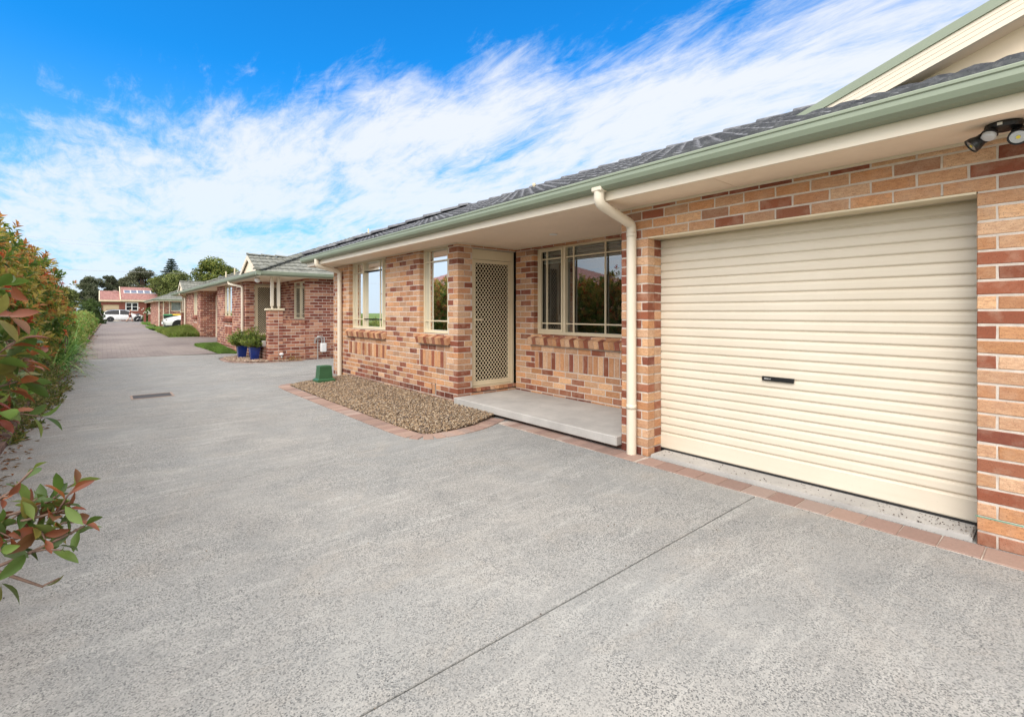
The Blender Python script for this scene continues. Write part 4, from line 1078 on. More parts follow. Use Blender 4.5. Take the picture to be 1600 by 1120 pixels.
# dry clump + pebble pot bed
bed2 = [(2.72, 15.0), (2.66, 15.6), (2.72, 16.4), (3.40, 16.9), (3.46, 16.9), (3.46, 14.85), (3.5, 14.42), (4.2, 14.42), (4.2, 14.25), (3.2, 14.48)]
m = MB(); m.add([(*p, .008) for p in bed2], [np.arange(len(bed2))]); tag(m.build('pot_bed_base', M['soil']), kind='structure')
pts = np.c_[rng.uniform(2.6, 4.25, 6000), rng.uniform(14.2, 17, 6000)]; pts = pts[inside(pts, bed2)]
m = MB(); pebbles(m, pts, .012, .03, [(.42, .32, .23), (.36, .25, .18), (.48, .38, .30), (.30, .2, .15)], rng.uniform(.01, .04, len(pts))); tag(m.build('bed_pebbles', M['stone'], smooth=True), 'brownish pebbles spread round the two blue pots', 'pebbles', kind='stuff')
b = MB()
for p, d_ in along(smoothpath([(4.25, 14.20), (3.2, 14.22), (2.66, 14.95), (2.60, 15.6), (2.66, 16.45), (3.42, 16.98)]), .114): paver(b, p, (-d_[1], d_[0]), .12, .108, .012, pv())
tag(b.build('pot_bed_border', M['paver']), 'thin brick edging round the bed with the blue pots', 'edging')

# =================================================================== plants
G1 = [(.08, .14, .03), (.11, .18, .04), (.14, .21, .05), (.07, .11, .03), (.18, .23, .06)]
OL = [(.30, .25, .07), (.36, .29, .09), (.25, .20, .06), (.40, .30, .11)]
BZ = [(.36, .15, .06), (.42, .18, .07), (.30, .12, .05), (.45, .24, .10)]
RD = [(.42, .06, .03), (.36, .05, .03), (.50, .11, .05)]
def unit(v): return v / (np.linalg.norm(v, axis=-1, keepdims=True) + 1e-9)
def shoots(C, D, per, L, ln, wd, mixp, full=False, spread=.9):
    """whorls of leaves round the shoot ends C pointing along D"""
    n = len(C); D = unit(D)
    k = np.tile(np.arange(per), n); Ci = np.repeat(C, per, 0); Di = np.repeat(D, per, 0); m = len(k)
    t = k / max(1, per - 1)
    a = k * 2.4 + np.repeat(rng.uniform(0, 6.28, n), per)
    ref = np.where(np.abs(Di[:, 2:3]) > .9, [[1., 0, 0]], [[0, 0, 1.]])
    s = unit(np.cross(Di, ref)); u = np.cross(s, Di)
    rad = s * np.cos(a)[:, None] + u * np.sin(a)[:, None]
    pos = Ci - Di * (L * (1 - t))[:, None]
    d = unit(rad * (spread * (1.15 - .55 * t))[:, None] + Di * (.45 + .6 * t)[:, None] + rng.normal(0, .16, (m, 3)))
    up = unit(Di * 1.0 - d * .2 + np.array([0, 0, .35]))
    lns = rng.uniform(*ln, m) * (1 - .25 * t); wds = lns * rng.uniform(*wd, m)
    # colour: shoot class decides palette, tips redder
    cls = np.repeat(rng.choice(4, n, p=mixp), per)
    cols = np.zeros((m, 3))
    pals = [np.array(p) for p in (G1, OL, BZ, RD)]
    eff = np.where((cls >= 2) & (t < .45) & (rng.random(m) < .65), rng.integers(0, 2, m), cls)
    for q in range(4):
        w_ = eff == q; cols[w_] = pals[q][rng.integers(0, len(pals[q]), w_.sum())]
    cols *= rng.uniform(.75, 1.2, (m, 1))
    return pos, d, up, lns, wds, cols
def photinia(name_label, x, y, rx, ry, h, n, ln=(.07, .115), per=9, mixp=(.34, .32, .28, .06), seed=0, zb=.1, base=None, lean=0, group='photinia shrubs along the left bed'):
    h -= .13; rt = empty('photinia_shrub', (x, y, .02), name_label, 'shrub', group)
    m = MB(); 
    for k in range(9):
        a = rng.uniform(0, 6.28); r = rng.uniform(.3, .75)
        p1 = np.array([x + rng.uniform(-.08, .08), y + rng.uniform(-.08, .08), 0]); p3 = np.array([x + rx * r * math.cos(a), y + ry * r * math.sin(a), h * rng.uniform(.6, .9)])
        p2 = (p1 + p3) / 2 + np.array([0, 0, h * .1]); tube(m, [p1, p2, p3], [.022, .015, .006], 6)
    m.build('stem', M['twig'], rt)
    # lumpy shell
    a = rng.uniform(0, 2 * np.pi, n); zt = rng.uniform(-.72, 1, n); 
    sxy = np.sqrt(np.clip(1 - zt ** 2, 0, 1)) ** .7
    lump = 1 + .16 * np.sin(3 * a + seed) * np.cos(4 * zt + seed) + .09 * np.sin(7 * a + 5 * zt + seed * 2) + rng.normal(0, .07, n)
    rr = lump * (1 - np.abs(rng.normal(0, .13, n)))
    hh = (h - zb) / 2; 
    C = np.c_[x + rx * sxy * np.cos(a) * rr, y + ry * sxy * np.sin(a) * rr, zb + hh + hh * zt * np.where(zt > 0, rr, 1)]
    D = np.c_[np.cos(a) * sxy, np.sin(a) * sxy, zt * .7 + .55] + rng.normal(0, .25, (n, 3))
    m = MB(); half = zt > -.1
    hi_p = np.array(mixp); lo_p = np.array([.62, .27, .10, .01])
    for sel, p in ((half, hi_p), (~half, lo_p)):
        if sel.sum():
            q = list(shoots(C[sel], D[sel], per, .10, ln, (.38, .5), p / p.sum())); q[5] = q[5] * 1.22
            (simple_leaves)(m, *q)
    m.build('foliage', M['leaf'], rt); return rt
ys = [(3.6, -1.75, .95, 1.05, 2.45), (5.3, -1.65, .95, 1.1, 2.35), (7.1, -1.6, .95, 1.1, 2.55), (9.0, -1.6, .95, 1.15, 2.62), (11.0, -1.6, .97, 1.15, 2.66), (13.0, -1.62, .95, 1.15, 2.72), (15.0, -1.62, .95, 1.1, 2.7), (17.0, -1.7, 1.0, 1.1, 2.6)]
desc = ['nearest tall photinia of the row, directly in front of the camera at left edge', 'second tall photinia from the camera in the left hedge row', 'third tall photinia from the camera in the left hedge row', 'fourth tall photinia along the left hedge, half way down the row', 'fifth tall photinia along the left hedge, beside the drain grate end', 'sixth tall photinia, tallest of the row against the sky', 'seventh tall photinia, with orange bronze top behind the strappy plants', 'farthest tall photinia, last of the row before the low plants']
for k, (y, x, rx, ry, h) in enumerate(ys):
    photinia(desc[k], x, y, rx, ry, h, int(1700 if y < 8 else 1500), seed=k * 1.7, ln=(.085, .125) if y < 10 else (.095, .15))
# low skirt of leafy growth spilling to the edging
def low_shrub(name, label, x, y, rx, ry, h, n, pal, ln=(.04, .07), cat='shrub', group=None, wd=(.35, .5), zb=0.0):
    rt = empty(name, (x, y, gz(y)), label, cat, group)
    m = MB()
    for k in range(6):
        a = rng.uniform(0, 6.28); tube(m, [(x, y, gz(y)), (x + rx * .5 * math.cos(a), y + ry * .5 * math.sin(a), gz(y) + h * .7)], [.012, .004], 5)
    m.build('stem', M['twig'], rt)
    a = rng.uniform(0, 2 * np.pi, n); zt = rng.uniform(-.2, 1, n); sxy = np.sqrt(1 - np.clip(zt, 0, 1) ** 2); rr = 1 - np.abs(rng.normal(0, .2, n)) + .12 * np.sin(5 * a + zt * 4)
    C = np.c_[x + rx * sxy * np.cos(a) * rr, y + ry * sxy * np.sin(a) * rr, gz(y) + zb + h * np.clip(zt, .02, 1) * rr]
    D = np.c_[np.cos(a) * sxy, np.sin(a) * sxy, zt + .3] + rng.normal(0, .3, (n, 3)); per = 7
    pos, d, up, l, w_, c = shoots(C, D, per, .08, ln, wd, (1, 0, 0, 0)); pal = np.array(pal)
    c = pal[rng.integers(0, len(pal), len(l))] * rng.uniform(.7, 1.25, (len(l), 1))
    m = MB(); simple_leaves(m, pos, d, up, l, w_, c); m.build('foliage', M['leaf'], rt); return rt
SK = [(.14, .18, .05), (.21, .22, .08), (.19, .15, .06), (.32, .26, .13), (.09, .13, .04)]
for k, (x, y, rx, ry, h, lb) in enumerate(((-1.22, 6.9, .38, .75, .75, 'low leafy shrub spilling over the edging nearest the camera'), (-1.02, 7.9, .44, 1.0, .85, 'low leafy shrub with brown tinged leaves beside the drive, second along'), (-.95, 9.6, .48, 1.0, .9, 'low olive shrub at the foot of the hedge, level with the drain grate'), (-.92, 11.2, .5, .9, .8, 'low bushy shrub just before the bright green strappy plants'))):
    low_shrub('low_shrub', lb, x, y, rx, ry, h, 520, SK, (.045, .085), group='low shrubs at the foot of the hedge')
# strappy plants
def strappy(label, x, y, n, L, pal, h=.8, name='strappy_plant', w=(.022, .034), group='strappy plants along the left bed'):
    rt = empty(name, (x, y, gz(y)), label, 'plant', group)
    m = MB(); T = 6
    for k in range(n):
        a = rng.uniform(0, 6.28); el = rng.uniform(.35, 1.35); ll = L * rng.uniform(.65, 1.1); wd = rng.uniform(*w)
        p = np.array([x + rng.normal(0, .10), y + rng.normal(0, .12), gz(y) + rng.uniform(.02, h * .35)]); V = []; d = np.array([math.cos(a) * math.cos(el), math.sin(a) * math.cos(el), math.sin(el)]); s = np.array([-math.sin(a), math.cos(a), 0])
        for t in range(T + 1):
            f = t / T; q = wd * (1 - f ** 2.2) * .5 + .001; V += [p - s * q, p + s * q]
            p = p + d * ll / T; d = d + np.array([0, 0, -.26 * math.cos(el) - .05]); d /= np.linalg.norm(d)
        c = np.array(random.choice(pal)) * random.uniform(.7, 1.3)
        m.add(V, [np.array([(2 * t, 2 * t + 1, 2 * t + 3, 2 * t + 2) for t in range(T)])], 0, c)
    return m.build('blades', M['grass'], rt)
SG = [(.15, .32, .08), (.22, .42, .12), (.11, .24, .06), (.32, .46, .16), (.08, .18, .05)]
for k, (x, y, L, lb) in enumerate(((-.90, 12.6, .75, 'bright green strappy plant with arching blades, nearest of the clump'), (-.82, 13.7, .85, 'tall bright green strappy plant leaning over the edging'), (-.88, 14.9, .85, 'strappy green plant behind the tallest arching one'), (-.80, 16.2, .8, 'dark green strappy plant beside the orange flower spike'), (-.78, 17.8, .8, 'strappy plant just past the orange flower spike'), (-.75, 19.6, .75, 'farthest strappy plant where the brick paving begins'))):
    strappy(lb, x, y, 150, L, SG)
def poker(label, x, y, z):
    rt = empty('flower_spike', (x, y, gz(y)), label, 'flower', 'orange flower spikes in the left bed')
    m = MB(); tube(m, [(x, y, gz(y)), (x + .02, y, z - .1)], .012, 6); m.build('flower_stem', M['twig'], rt)
    m = MB()
    for k in range(46):
        t = k / 46; r = .055 * (1 - .6 * t); a = k * 2.4; c = np.array([x + r * math.cos(a), y + r * math.sin(a), z - .12 + .30 * t]); tube(m, [np.array([x, y, c[2]]), c + (0, 0, -.02)], [.010, .006], 4)
    m.build('petals', M['flower'], rt)
poker('lower orange flower head among the strappy leaves', -.64, 14.6, .98); poker('upper orange flower spike among the strappy leaves', -.66, 16.0, 1.16)
# lower mixed hedge towards the road
LG = [(.26, .30, .09), (.34, .38, .13), (.19, .24, .07), (.40, .40, .18)]
lbs = ['pale yellow green low bush after the strappy plants', 'second pale low bush along the far left bed', 'third pale low bush along the far left bed', 'fourth low bush of the far left bed, lighter tips', 'fifth low bush of the far left bed, half way to the road', 'sixth low bush of the far left bed', 'seventh low bush in the far left bed near the letterbox', 'last low bush on the left before the road']
for k, y in enumerate((21.5, 24, 27, 30.5, 34.5, 39, 45, 53)):
    low_shrub('low_bush', lbs[k], float(np.interp(y, [20, 36, 72], [-1.25, -1.1, -.9])), y, .75, 1.9, 1.0 + .02 * k, 520, LG if k % 2 == 0 else LG[:2] + SG[:2], (.10, .17), 'bush', 'low bushes of the far left bed')
low_shrub('round_bush', 'clipped round dark green bush at the far end of the left bed', -.95, 66, 1.15, 1.6, 2.45, 1500, [(.08, .13, .04), (.12, .17, .06), (.06, .10, .03)], (.14, .22), 'bush')
low_shrub('green_bush', 'loose yellow green bush behind the last photinia', -2.0, 32, 1.0, 2.0, 2.0, 800, [(.14, .19, .06), (.20, .24, .08), (.10, .14, .04)], (.12, .2), 'bush')

# ---- overhanging photinia beside the camera: real branches with full leaves
NS = empty('photinia_shrub', (-1.25, 1.75, .02), 'photinia close to the camera whose red tipped branches reach in from the left', 'shrub', 'photinia shrubs along the left bed')
NB = [(.26, .075, .035), (.20, .06, .03), (.32, .11, .05), (.16, .07, .03)]; NR = [(.33, .05, .025), (.28, .04, .022), (.24, .05, .028)]
tw = MB(); lf = MB()
def near_leaves(C, D, per, ln, mixp, L=.07):
    BZ[:] = NB; RD[:] = NR; OL[:] = [(.20, .19, .05), (.25, .22, .06), (.16, .16, .045)]
    q = shoots(np.array(C, float).reshape(-1, 3), np.array(D, float).reshape(-1, 3), per, L, ln, (.34, .44), mixp, spread=.95)
    full_leaves(lf, *q)
def branch(P, r0=.006, r1=.002, leaves=True, seedn=5, ln=(.045, .074), per=6, mixp=(.44, .12, .36, .08), tipn=8, f0=.35, side=.05):
    P = smoothpath(P, 2); n = len(P); tube(tw, P, list(np.linspace(r0, r1, n)), 6)
    d = P[-1] - P[-2]; near_leaves([P[-1]], [d + np.array([0, 0, .3 * np.linalg.norm(d)])], tipn, ln, mixp)
    for k in range(seedn):
        f = f0 + (1 - f0) * (k + rng.uniform(0, .7)) / seedn; i = min(int(f * (n - 1)), n - 2); p = P[i]; d = unit((P[i + 1] - P[i])[None])[0]
        off = unit((rng.normal(size=3) + d * .8 + np.array([0, 0, .25]))[None])[0] * rng.uniform(.5, 1.3) * side
        tube(tw, [p, p + off * .5 + (0, 0, .004), p + off], [.0025, .002, .0014], 5); near_leaves([p + off], [off], per, ln, mixp)
# pixel-free metric coordinates: x across, y along the drive, z up
branch([(-.95, 1.75, .80), (-.42, 1.62, .885), (-.27, 1.52, .93), (-.17, 1.47, .955), (-.115, 1.47, 1.02)], seedn=2, per=5, tipn=4, ln=(.03, .055))
branch([(-.95, 1.75, .75), (-.42, 1.60, .86), (-.26, 1.52, .905), (-.13, 1.48, .93), (-.085, 1.47, .945)], seedn=5, per=5, tipn=7)
branch([(-.9, 1.7, .70), (-.42, 1.55, .83), (-.27, 1.50, .855), (-.15, 1.46, .88), (-.075, 1.44, .895)], seedn=6, per=5, tipn=8, mixp=(.35, .15, .38, .12))
branch([(-.9, 1.7, .64), (-.42, 1.50, .80), (-.26, 1.46, .815), (-.15, 1.44, .84), (-.055, 1.42, .88), (-.03, 1.42, .89)], seedn=2, per=4, tipn=5, f0=.65, mixp=(.85, .1, .05, 0))
branch([(-.17, 1.44, .833), (-.13, 1.43, .805), (-.095, 1.42, .780)], r0=.004, seedn=0, per=3, tipn=2, mixp=(.9, .1, 0, 0))
branch([(-.095, 1.42, .783), (-.07, 1.42, .790)], r0=.002, seedn=0, tipn=1, mixp=(1, 0, 0, 0), ln=(.06, .065))
# upper cluster, a little farther along
up_ = [(-.33, 1.95, 1.16, .34), (-.30, 2.0, 1.30, .3), (-.30, 2.05, 1.24, .4), (-.36, 2.0, 1.40, .3), (-.32, 2.1, 1.10, .5), (-.37, 2.05, 1.05, .3), (-.30, 2.2, 1.18, .4), (-.36, 2.3, 1.33, .3), (-.35, 2.2, 1.46, .5)]
branch([(-.95, 1.7, .72), (-.42, 1.56, .87), (-.26, 1.50, .90), (-.14, 1.46, .915), (-.06, 1.45, .925)], seedn=7, per=7, tipn=9, mixp=(.40, .12, .38, .10))
for (x, y, z, q) in up_:
    z -= .07
    branch([(-1.1, 1.8, z - .5), (-.6, y - .1, z - .14), (x, y, z), (x + .085 + rng.uniform(-.01, .04), y + rng.uniform(-.05, .1), z + .03 + rng.uniform(-.03, .04))], seedn=5, per=6, tipn=8, ln=(.06, .095), mixp=(.40, .20, .28, .12), f0=.5, side=.07)
for k in range(16):
    y = rng.uniform(2.2, 4.2); z = rng.uniform(.98, 1.58); x = -.161 / 1.448 * y - rng.uniform(.03, .14)
    branch([(-1.2, y - .3, z - .4), (x - .35, y - .1, z - .1), (x, y, z)], seedn=5, per=6, tipn=8, ln=(.055, .09), f0=.4, side=.08)
# body of the shrub outside the frame
n = 420; a = rng.uniform(0, 6.28, n); zt = rng.uniform(-.8, 1, n); sx = np.sqrt(1 - zt ** 2)
C = np.c_[-1.35 + .62 * sx * np.cos(a), 1.9 + .95 * sx * np.sin(a), 1.15 + .95 * zt]
q = shoots(C, np.c_[np.cos(a) * sx, np.sin(a) * sx, zt + .4], 9, .1, (.06, .1), (.34, .44), (.45, .2, .27, .08)); simple_leaves(lf, *q)
for k in range(6): tube(tw, [(-1.25 + rng.uniform(-.1, .1), 1.75, 0), (-1.2 + rng.uniform(-.3, .3), 1.8 + rng.uniform(-.3, .3), .8), (-1.2 + rng.uniform(-.5, .4), 1.8 + rng.uniform(-.6, .6), 1.6)], [.025, .018, .008], 7)
tw.build('branch', M['twig'], NS, smooth=True); lf.build('foliage', M['leaf_near'], NS, smooth=True)

# ---- lawns (blades)
def lawn(name, poly, n, h, label, pal, mound=None):
    P = np.array(poly); lo, hi = P.min(0), P.max(0)
    pts = rng.uniform(lo, hi, (int(n * 2.2), 2)); pts = pts[inside(pts, poly)][:n]; m = MB(); k = len(pts)
    zf = np.array([gz(y) for y in pts[:, 1]]) + (mound(pts) if mound else 0)
    a = rng.uniform(0, 6.28, k); L = rng.uniform(.5, 1.2, k) * h * (1 + (mound(pts) * 1.5 if mound else 0)); s = np.c_[np.cos(a), np.sin(a), np.zeros(k)] * .006 * (1 + pts[:, 1:2] / 18)
    lean = rng.normal(0, .45, (k, 2)) * L[:, None]
    b0 = np.c_[pts, zf]; V = np.stack([b0 - s, b0 + s, b0 + np.c_[lean, L]], 1).reshape(-1, 3); i = 3 * np.arange(k)
    c = np.array(pal)[rng.integers(0, len(pal), k)] * rng.uniform(.6, 1.35, (k, 1)) * (1 + .3 * np.sin(pts[:, :1] * 9 + 2 * np.sin(pts[:, 1:] * 4)) * np.cos(pts[:, 1:] * 6)); m.add(V, [np.stack([i, i + 1, i + 2], 1)], 0, np.repeat(c, 3, 0))
    tag(m.build('grass', M['grass']), label, 'grass', kind='stuff')
    # soil / turf underlay following the mound
    m = MB(); nx, ny = 10, 14; xs = np.linspace(lo[0], hi[0], nx); yy = np.linspace(lo[1], hi[1], ny); g_ = np.array([(x, y) for y in yy for x in xs]); ins = inside(g_ + 1e-4, poly) 
    zz = np.array([gz(y) for y in g_[:, 1]]) + (mound(g_) if mound else 0) + .008
    F = [(r * nx + i, r * nx + i + 1, (r + 1) * nx + i + 1, (r + 1) * nx + i) for r in range(ny - 1) for i in range(nx - 1) if inside(np.array([[(xs[i] + xs[i + 1]) / 2, (yy[r] + yy[r + 1]) / 2]]), poly)[0]]
    m.add(np.c_[g_, zz], [np.array(F)]); tag(m.build('lawn_base', M['turf']), kind='structure')
GP = [(.13, .24, .045), (.17, .30, .06), (.10, .19, .035), (.22, .31, .09)]
lawn('a', [(2.95, 18.35), (3.44, 18.0), (3.44, 22.0), (2.7, 21.9), (2.62, 21.3)], 30000, .06, 'bright green strip of lawn between the drive and the second unit', GP)
lawn('b', [(2.3, 26.8), (3.44, 26.5), (3.44, 33.0), (2.9, 34), (2.35, 33.5)], 30000, .22, 'long tufted yellow green grass mound against the far garage wall', [(.17, .25, .05), (.24, .30, .08), (.28, .28, .10), (.13, .20, .04)], mound=lambda p: .20 * np.clip((p[:, 0] - 2.3) / 1.1, 0, 1) * np.clip(np.sin((p[:, 1] - 26.5) / 6.5 * 3.14), 0, 1))
lawn('c', [(2.35, 40), (3.6, 39), (4.4, 41), (3.2, 45), (2.5, 46)], 9000, .07, 'small green lawn beside the white parked car', GP)
lawn('d', [(2.9, 49), (6, 49), (6, 74), (3.6, 74), (3.0, 60)], 9000, .10, 'far lawn edge in front of the third unit', GP)

# ---- potted plants
def pot(x, y, label):
    m = MB(); r0, r1, h = .095, .135, .32
    lathe(m, [(r0, 0), (r1, h), (r1 + .012, h + .005), (r1 + .012, h + .035), (r1 - .01, h + .035), (r1 - .02, h - .02), (.01, h - .02)], (x, y, .02), 24, sq=.8)
    return tag(m.build('plant_pot', M['blue']), label, 'plant pot', 'blue glazed pots by the porch')
pot(3.28, 15.15, 'nearer square blue glazed pot in front of the brick pier'); pot(3.14, 16.05, 'farther blue glazed pot, mostly hidden by foliage')
PG = [(.17, .25, .06), (.27, .34, .09), (.11, .17, .05), (.38, .42, .12)]
def potplant(label, x, y, r, h, z=.33):
    rt = empty('potted_shrub', (x, y, z), label, 'plant', 'shrubs growing in the blue pots')
    m = MB(); tips = []
    for k in range(90):
        a = rng.uniform(0, 6.28); q = rng.uniform(.2, 1); p = np.array([x + r * q * math.cos(a), y + r * q * math.sin(a), z + h * (1.05 - .75 * q) * rng.uniform(.5, 1.1) + .03]); tube(m, [(x, y, z - .04), ((x + p[0]) / 2, (y + p[1]) / 2, (z + p[2]) / 2 + .05), p], [.007, .004, .002], 5); tips.append((p, p - np.array([x, y, z])))
    m.build('stem', M['twig'], rt); C = []; D = []
    for p, d in tips:
        for f in (1, .85, .7, .55): C.append(p - d * (1 - f) + rng.normal(0, .015, 3)); D.append(d / np.linalg.norm(d) + rng.normal(0, .4, 3))
    pos, d, up, l, w_, c = shoots(np.array(C), np.array(D), 10, .07, (.04, .085), (.28, .42), (1, 0, 0, 0)); c = np.array(PG)[rng.integers(0, 4, len(l))] * rng.uniform(.7, 1.25, (len(l), 1))
    m = MB(); simple_leaves(m, pos, d, up, l, w_, c); m.build('foliage', M['leaf'], rt)
potplant('bushy light green shrub growing in the nearer blue pot', 3.28, 15.15, .42, .62); potplant('bushy green shrub growing in the farther blue pot, left of the other', 3.10, 16.05, .42, .60)
strappy('small dry yellow clump at the foot of the side wall', 4.10, 14.36, 60, .20, [(.40, .27, .13), (.46, .33, .17), (.34, .2, .1)], .15, 'dry_plant', (.008, .014), None)

# =================================================================== UNIT 3
H3 = empty('brick_house', (4, 47, 0), 'third unit beyond the parked car with low green hipped roof', 'house')
w = MB(); g3 = .15
brick_wall(w, (3.36, 46), (1, 0), (0, -1), 5.5, g3, 2.24, [(.72, 1.40, 1.45, 2.16)], pal='red', start=0); brick_wall(w, (3.36, 46), (0, 1), (-1, 0), 9, g3, 2.24, pal='red', start=1)
w.build('wall', [M['brick'], M['mortar']], H3)
window(H3, (3.36, 46), (1, 0), (0, -1), .722, 1.398, 1.45, 2.16, curtain=[(.75, 1.37)], hbars=(), rec=.03)
for x in (3.33, 3.60, 3.98): m = MB(); tube(m, [(x, 45.94, g3), (x, 45.94, 2.22)], .035, 8); m.build('downpipe', M['cream'], H3)
m = MB(); box(m, (3.0, 45.5, 2.22), (9, 55.5, 2.25)); m.build('soffit', M['soffit'], H3)
m = MB(); box(m, (2.97, 45.47, 2.2), (9, 45.5, 2.32)); box(m, (2.95, 45.5, 2.2), (2.98, 55.5, 2.32)); m.build('fascia', M['cream'], H3)
m = MB(); gutter_x(m, 45.36, 2.38, 2.86, 9.1); gutter(m, 2.85, 2.38, 45.4, 55.5); m.build('gutter', M['green'], H3)
m = MB(); roof_plane(m, (0, 45.4, 2.34), (1, 0, 0), slope(0, 1), 3.2 * SL, lambda v: (2.9 + v / SL, 9.2)); roof_plane(m, (2.9, 0, 2.34), (0, 1, 0), slope(1, 0), 3.2 * SL, lambda v: (45.4 + v / SL, 55.5)); m.build('roof', M['tile2'], H3)
# =================================================================== FAR RED HOUSE
H4 = empty('red_brick_house', (3, 99, 0), 'far red brick house across the road with pink tiled roof and solar panels', 'house')
Y4 = 97
m = MB()
for (x0, x1, z0, z1) in ((-.15, .05, 0, 3.1), (.05, 2.0, 2.55, 3.1), (2.0, 2.75, 0, 3.1), (2.75, 4.35, 0, 1.6), (2.75, 4.35, 2.9, 3.1), (4.35, 5.4, 0, 3.1)): box(m, (x0, Y4, z0), (x1, Y4 + .3, z1))
box(m, (-.15, Y4 + .3, 0), (.05, Y4 + 8, 3.1)); box(m, (5.1, Y4 + .3, 0), (5.4, Y4 + 3, 3.1)); box(m, (5.4, Y4 + 2.6, 0), (12, Y4 + 2.9, 3.1)); m.build('wall', M['red_brick'], H4)
m = MB(); box(m, (.05, Y4 + .12, 0), (2.0, Y4 + .18, 2.55)); m.build('garage_door', M['tan_door'], H4)
m = MB()
for (a, q) in (((2.75, Y4 + .02, 1.6), (4.35, Y4 + .1, 1.7)), ((2.75, Y4 + .02, 2.8), (4.35, Y4 + .1, 2.9)), ((2.75, Y4 + .02, 1.7), (2.87, Y4 + .1, 2.8)), ((4.23, Y4 + .02, 1.7), (4.35, Y4 + .1, 2.8)), ((3.49, Y4 + .02, 1.7), (3.61, Y4 + .1, 2.8)), ((2.87, Y4 + .03, 2.2), (3.49, Y4 + .1, 2.27)), ((3.61, Y4 + .03, 2.2), (4.23, Y4 + .1, 2.27))): box(m, a, q)
wf = m.build('window', M['white'], H4); m = MB(); box(m, (2.87, Y4 + .11, 1.7), (4.23, Y4 + .13, 2.8)); m.build('pane', M['cardark'], wf)
m = MB(); box(m, (-.4, Y4 - .45, 3.05), (2.1, Y4 - .3, 3.25)); box(m, (2.1, Y4 - .5, 3.1), (5.55, Y4 - .35, 3.3)); box(m, (-.42, Y4 - .3, 3.0), (5.5, Y4, 3.08))
for (x, ya, za, yb, zb) in ((-.42, Y4 - .4, 3.2, Y4 + 3.4, 4.72), (2.08, Y4 - .4, 3.3, Y4 + 4.9, 5.5)):
    V = [(xx, y, z + dz) for xx in (x, x + .10) for (y, z) in ((ya, za), (yb, zb)) for dz in (-.15, .1)]; m.add(V, [BOXF])
m.build('gutter_and_barge', M['creamfr'], H4)
m = MB(); v = np.array([0, 1, .4]); v /= np.linalg.norm(v)
roof_plane(m, (-.3, Y4 - .4, 3.22), (1, 0, 0), v, 4.1, lambda q: (0, 2.4), step=.05, amp=.03); roof_plane(m, (2.2, Y4 - .45, 3.3), (1, 0, 0), v, 5.9, lambda q: (0, 10), step=.05, amp=.03)
roof_plane(m, (5.5, Y4 + .3, 3.05), (1, 0, 0), v, 2, lambda q: (0, 7), step=.05, amp=.03)
m.build('roof', M['tiler'], H4)
m = MB(); box(m, (6.6, Y4 + 4.3, 4.8), (7.1, Y4 + 4.8, 5.55)); ch = m.build('chimney', M['red_brick'], H4); m = MB(); tube(m, [(6.85, Y4 + 4.55, 5.55), (6.85, Y4 + 4.55, 5.75)], .12, 10); m.build('chimney_pot', M['white'], ch)
nb = ['left end', 'second from left', 'third from left', 'middle', 'third from right', 'second from right', 'right end']
for k in range(7):
    x = 2.62 + k * .86; e = empty('solar_panel', (x, Y4 + 3.2, 4.8), '%s solar panel on the pink tiled roof of the far house' % nb[k], 'solar panel', 'solar panels on the far roof')
    def slab4(x0, x1, s0, s1, up, mat, nm):
        m = MB(); V = []
        for xx in (x0, x1):
            for sv in (s0, s1):
                for dz in (up, up + .03):
                    p = np.array([xx, Y4 - .45, 3.3]) + v * sv + np.array([0, -.37, .93]) * dz; V.append(p)
        m.add(V, [BOXF]); return m.build(nm, mat, e)
    slab4(x, x + .84, 2.75, 4.15, .10, M['white'], 'frame'); slab4(x + .06, x + .78, 2.84, 4.06, .115, M['panel'], 'cells')
m = MB(); lathe(m, [(.02, 0), (.25, .05), (.3, .1)], (1.55, Y4 + 2.4, 4.75), 14); tag(m.build('satellite_dish', M['white']), 'white dish on the lower garage roof of the far house', 'dish')

# front walls, pillars, letterboxes near the road
def bpier(x, y, z1, label, s=.24): m = MB(); bbox_(m, (x, y, 0), (x + s, y + s, z1), .01); bbox_(m, (x - .03, y - .03, z1), (x + s + .03, y + s + .03, z1 + .07), .01); return tag(m.build('brick_pillar', M['red_brick']), label, 'pillar', 'brick pillars by the road')
bpier(3.95, 84 - 8, 1.15, 'left one of the two brick gate pillars right of the walking person'); bpier(4.4, 84 - 8.2, 1.05, 'right one of the two brick gate pillars right of the walking person'); bpier(-.35, 77, 1.05, 'brick pillar with white letterbox behind the rear of the white car')
m = MB(); bbox_(m, (-.36, 76.9, 1.12), (-.08, 77.15, 1.42), .03); tag(m.build('letterbox', M['white']), 'white letterbox on the brick pillar at the road', 'letterbox')
m = MB(); bbox_(m, (-3.6, 62, 0), (-1.9, 62.3, 1.75), .02); tag(m.build('brick_wall', M['red_brick']), 'short dark red brick wall beside the round bush', 'wall')
low_shrub('rose_bush', 'dark green bush dotted with pale blooms right of the gate pillars', 5.2, 84, 1.0, 1.0, 1.9, 900, [(.07, .13, .04), (.10, .17, .05), (.16, .22, .06)], (.14, .22), 'bush')
m = MB(); pts = np.c_[rng.normal(5.0, .5, 26), rng.normal(83.2, .2, 26), rng.uniform(.9, 2.0, 26)]
for p in pts: box(m, p - .05, p + .05)
tag(m.build('white_blooms', M['whiteflower']), 'cream blooms on the dark bush beyond the gate pillars', 'flowers', kind='stuff')
low_shrub('shrub', 'tall yellow green shrub in front of the far house window at right', 6.6, 90, 1.0, 1.0, 3.3, 900, [(.16, .22, .06), (.24, .28, .07), (.10, .16, .05)], (.18, .28), 'bush')

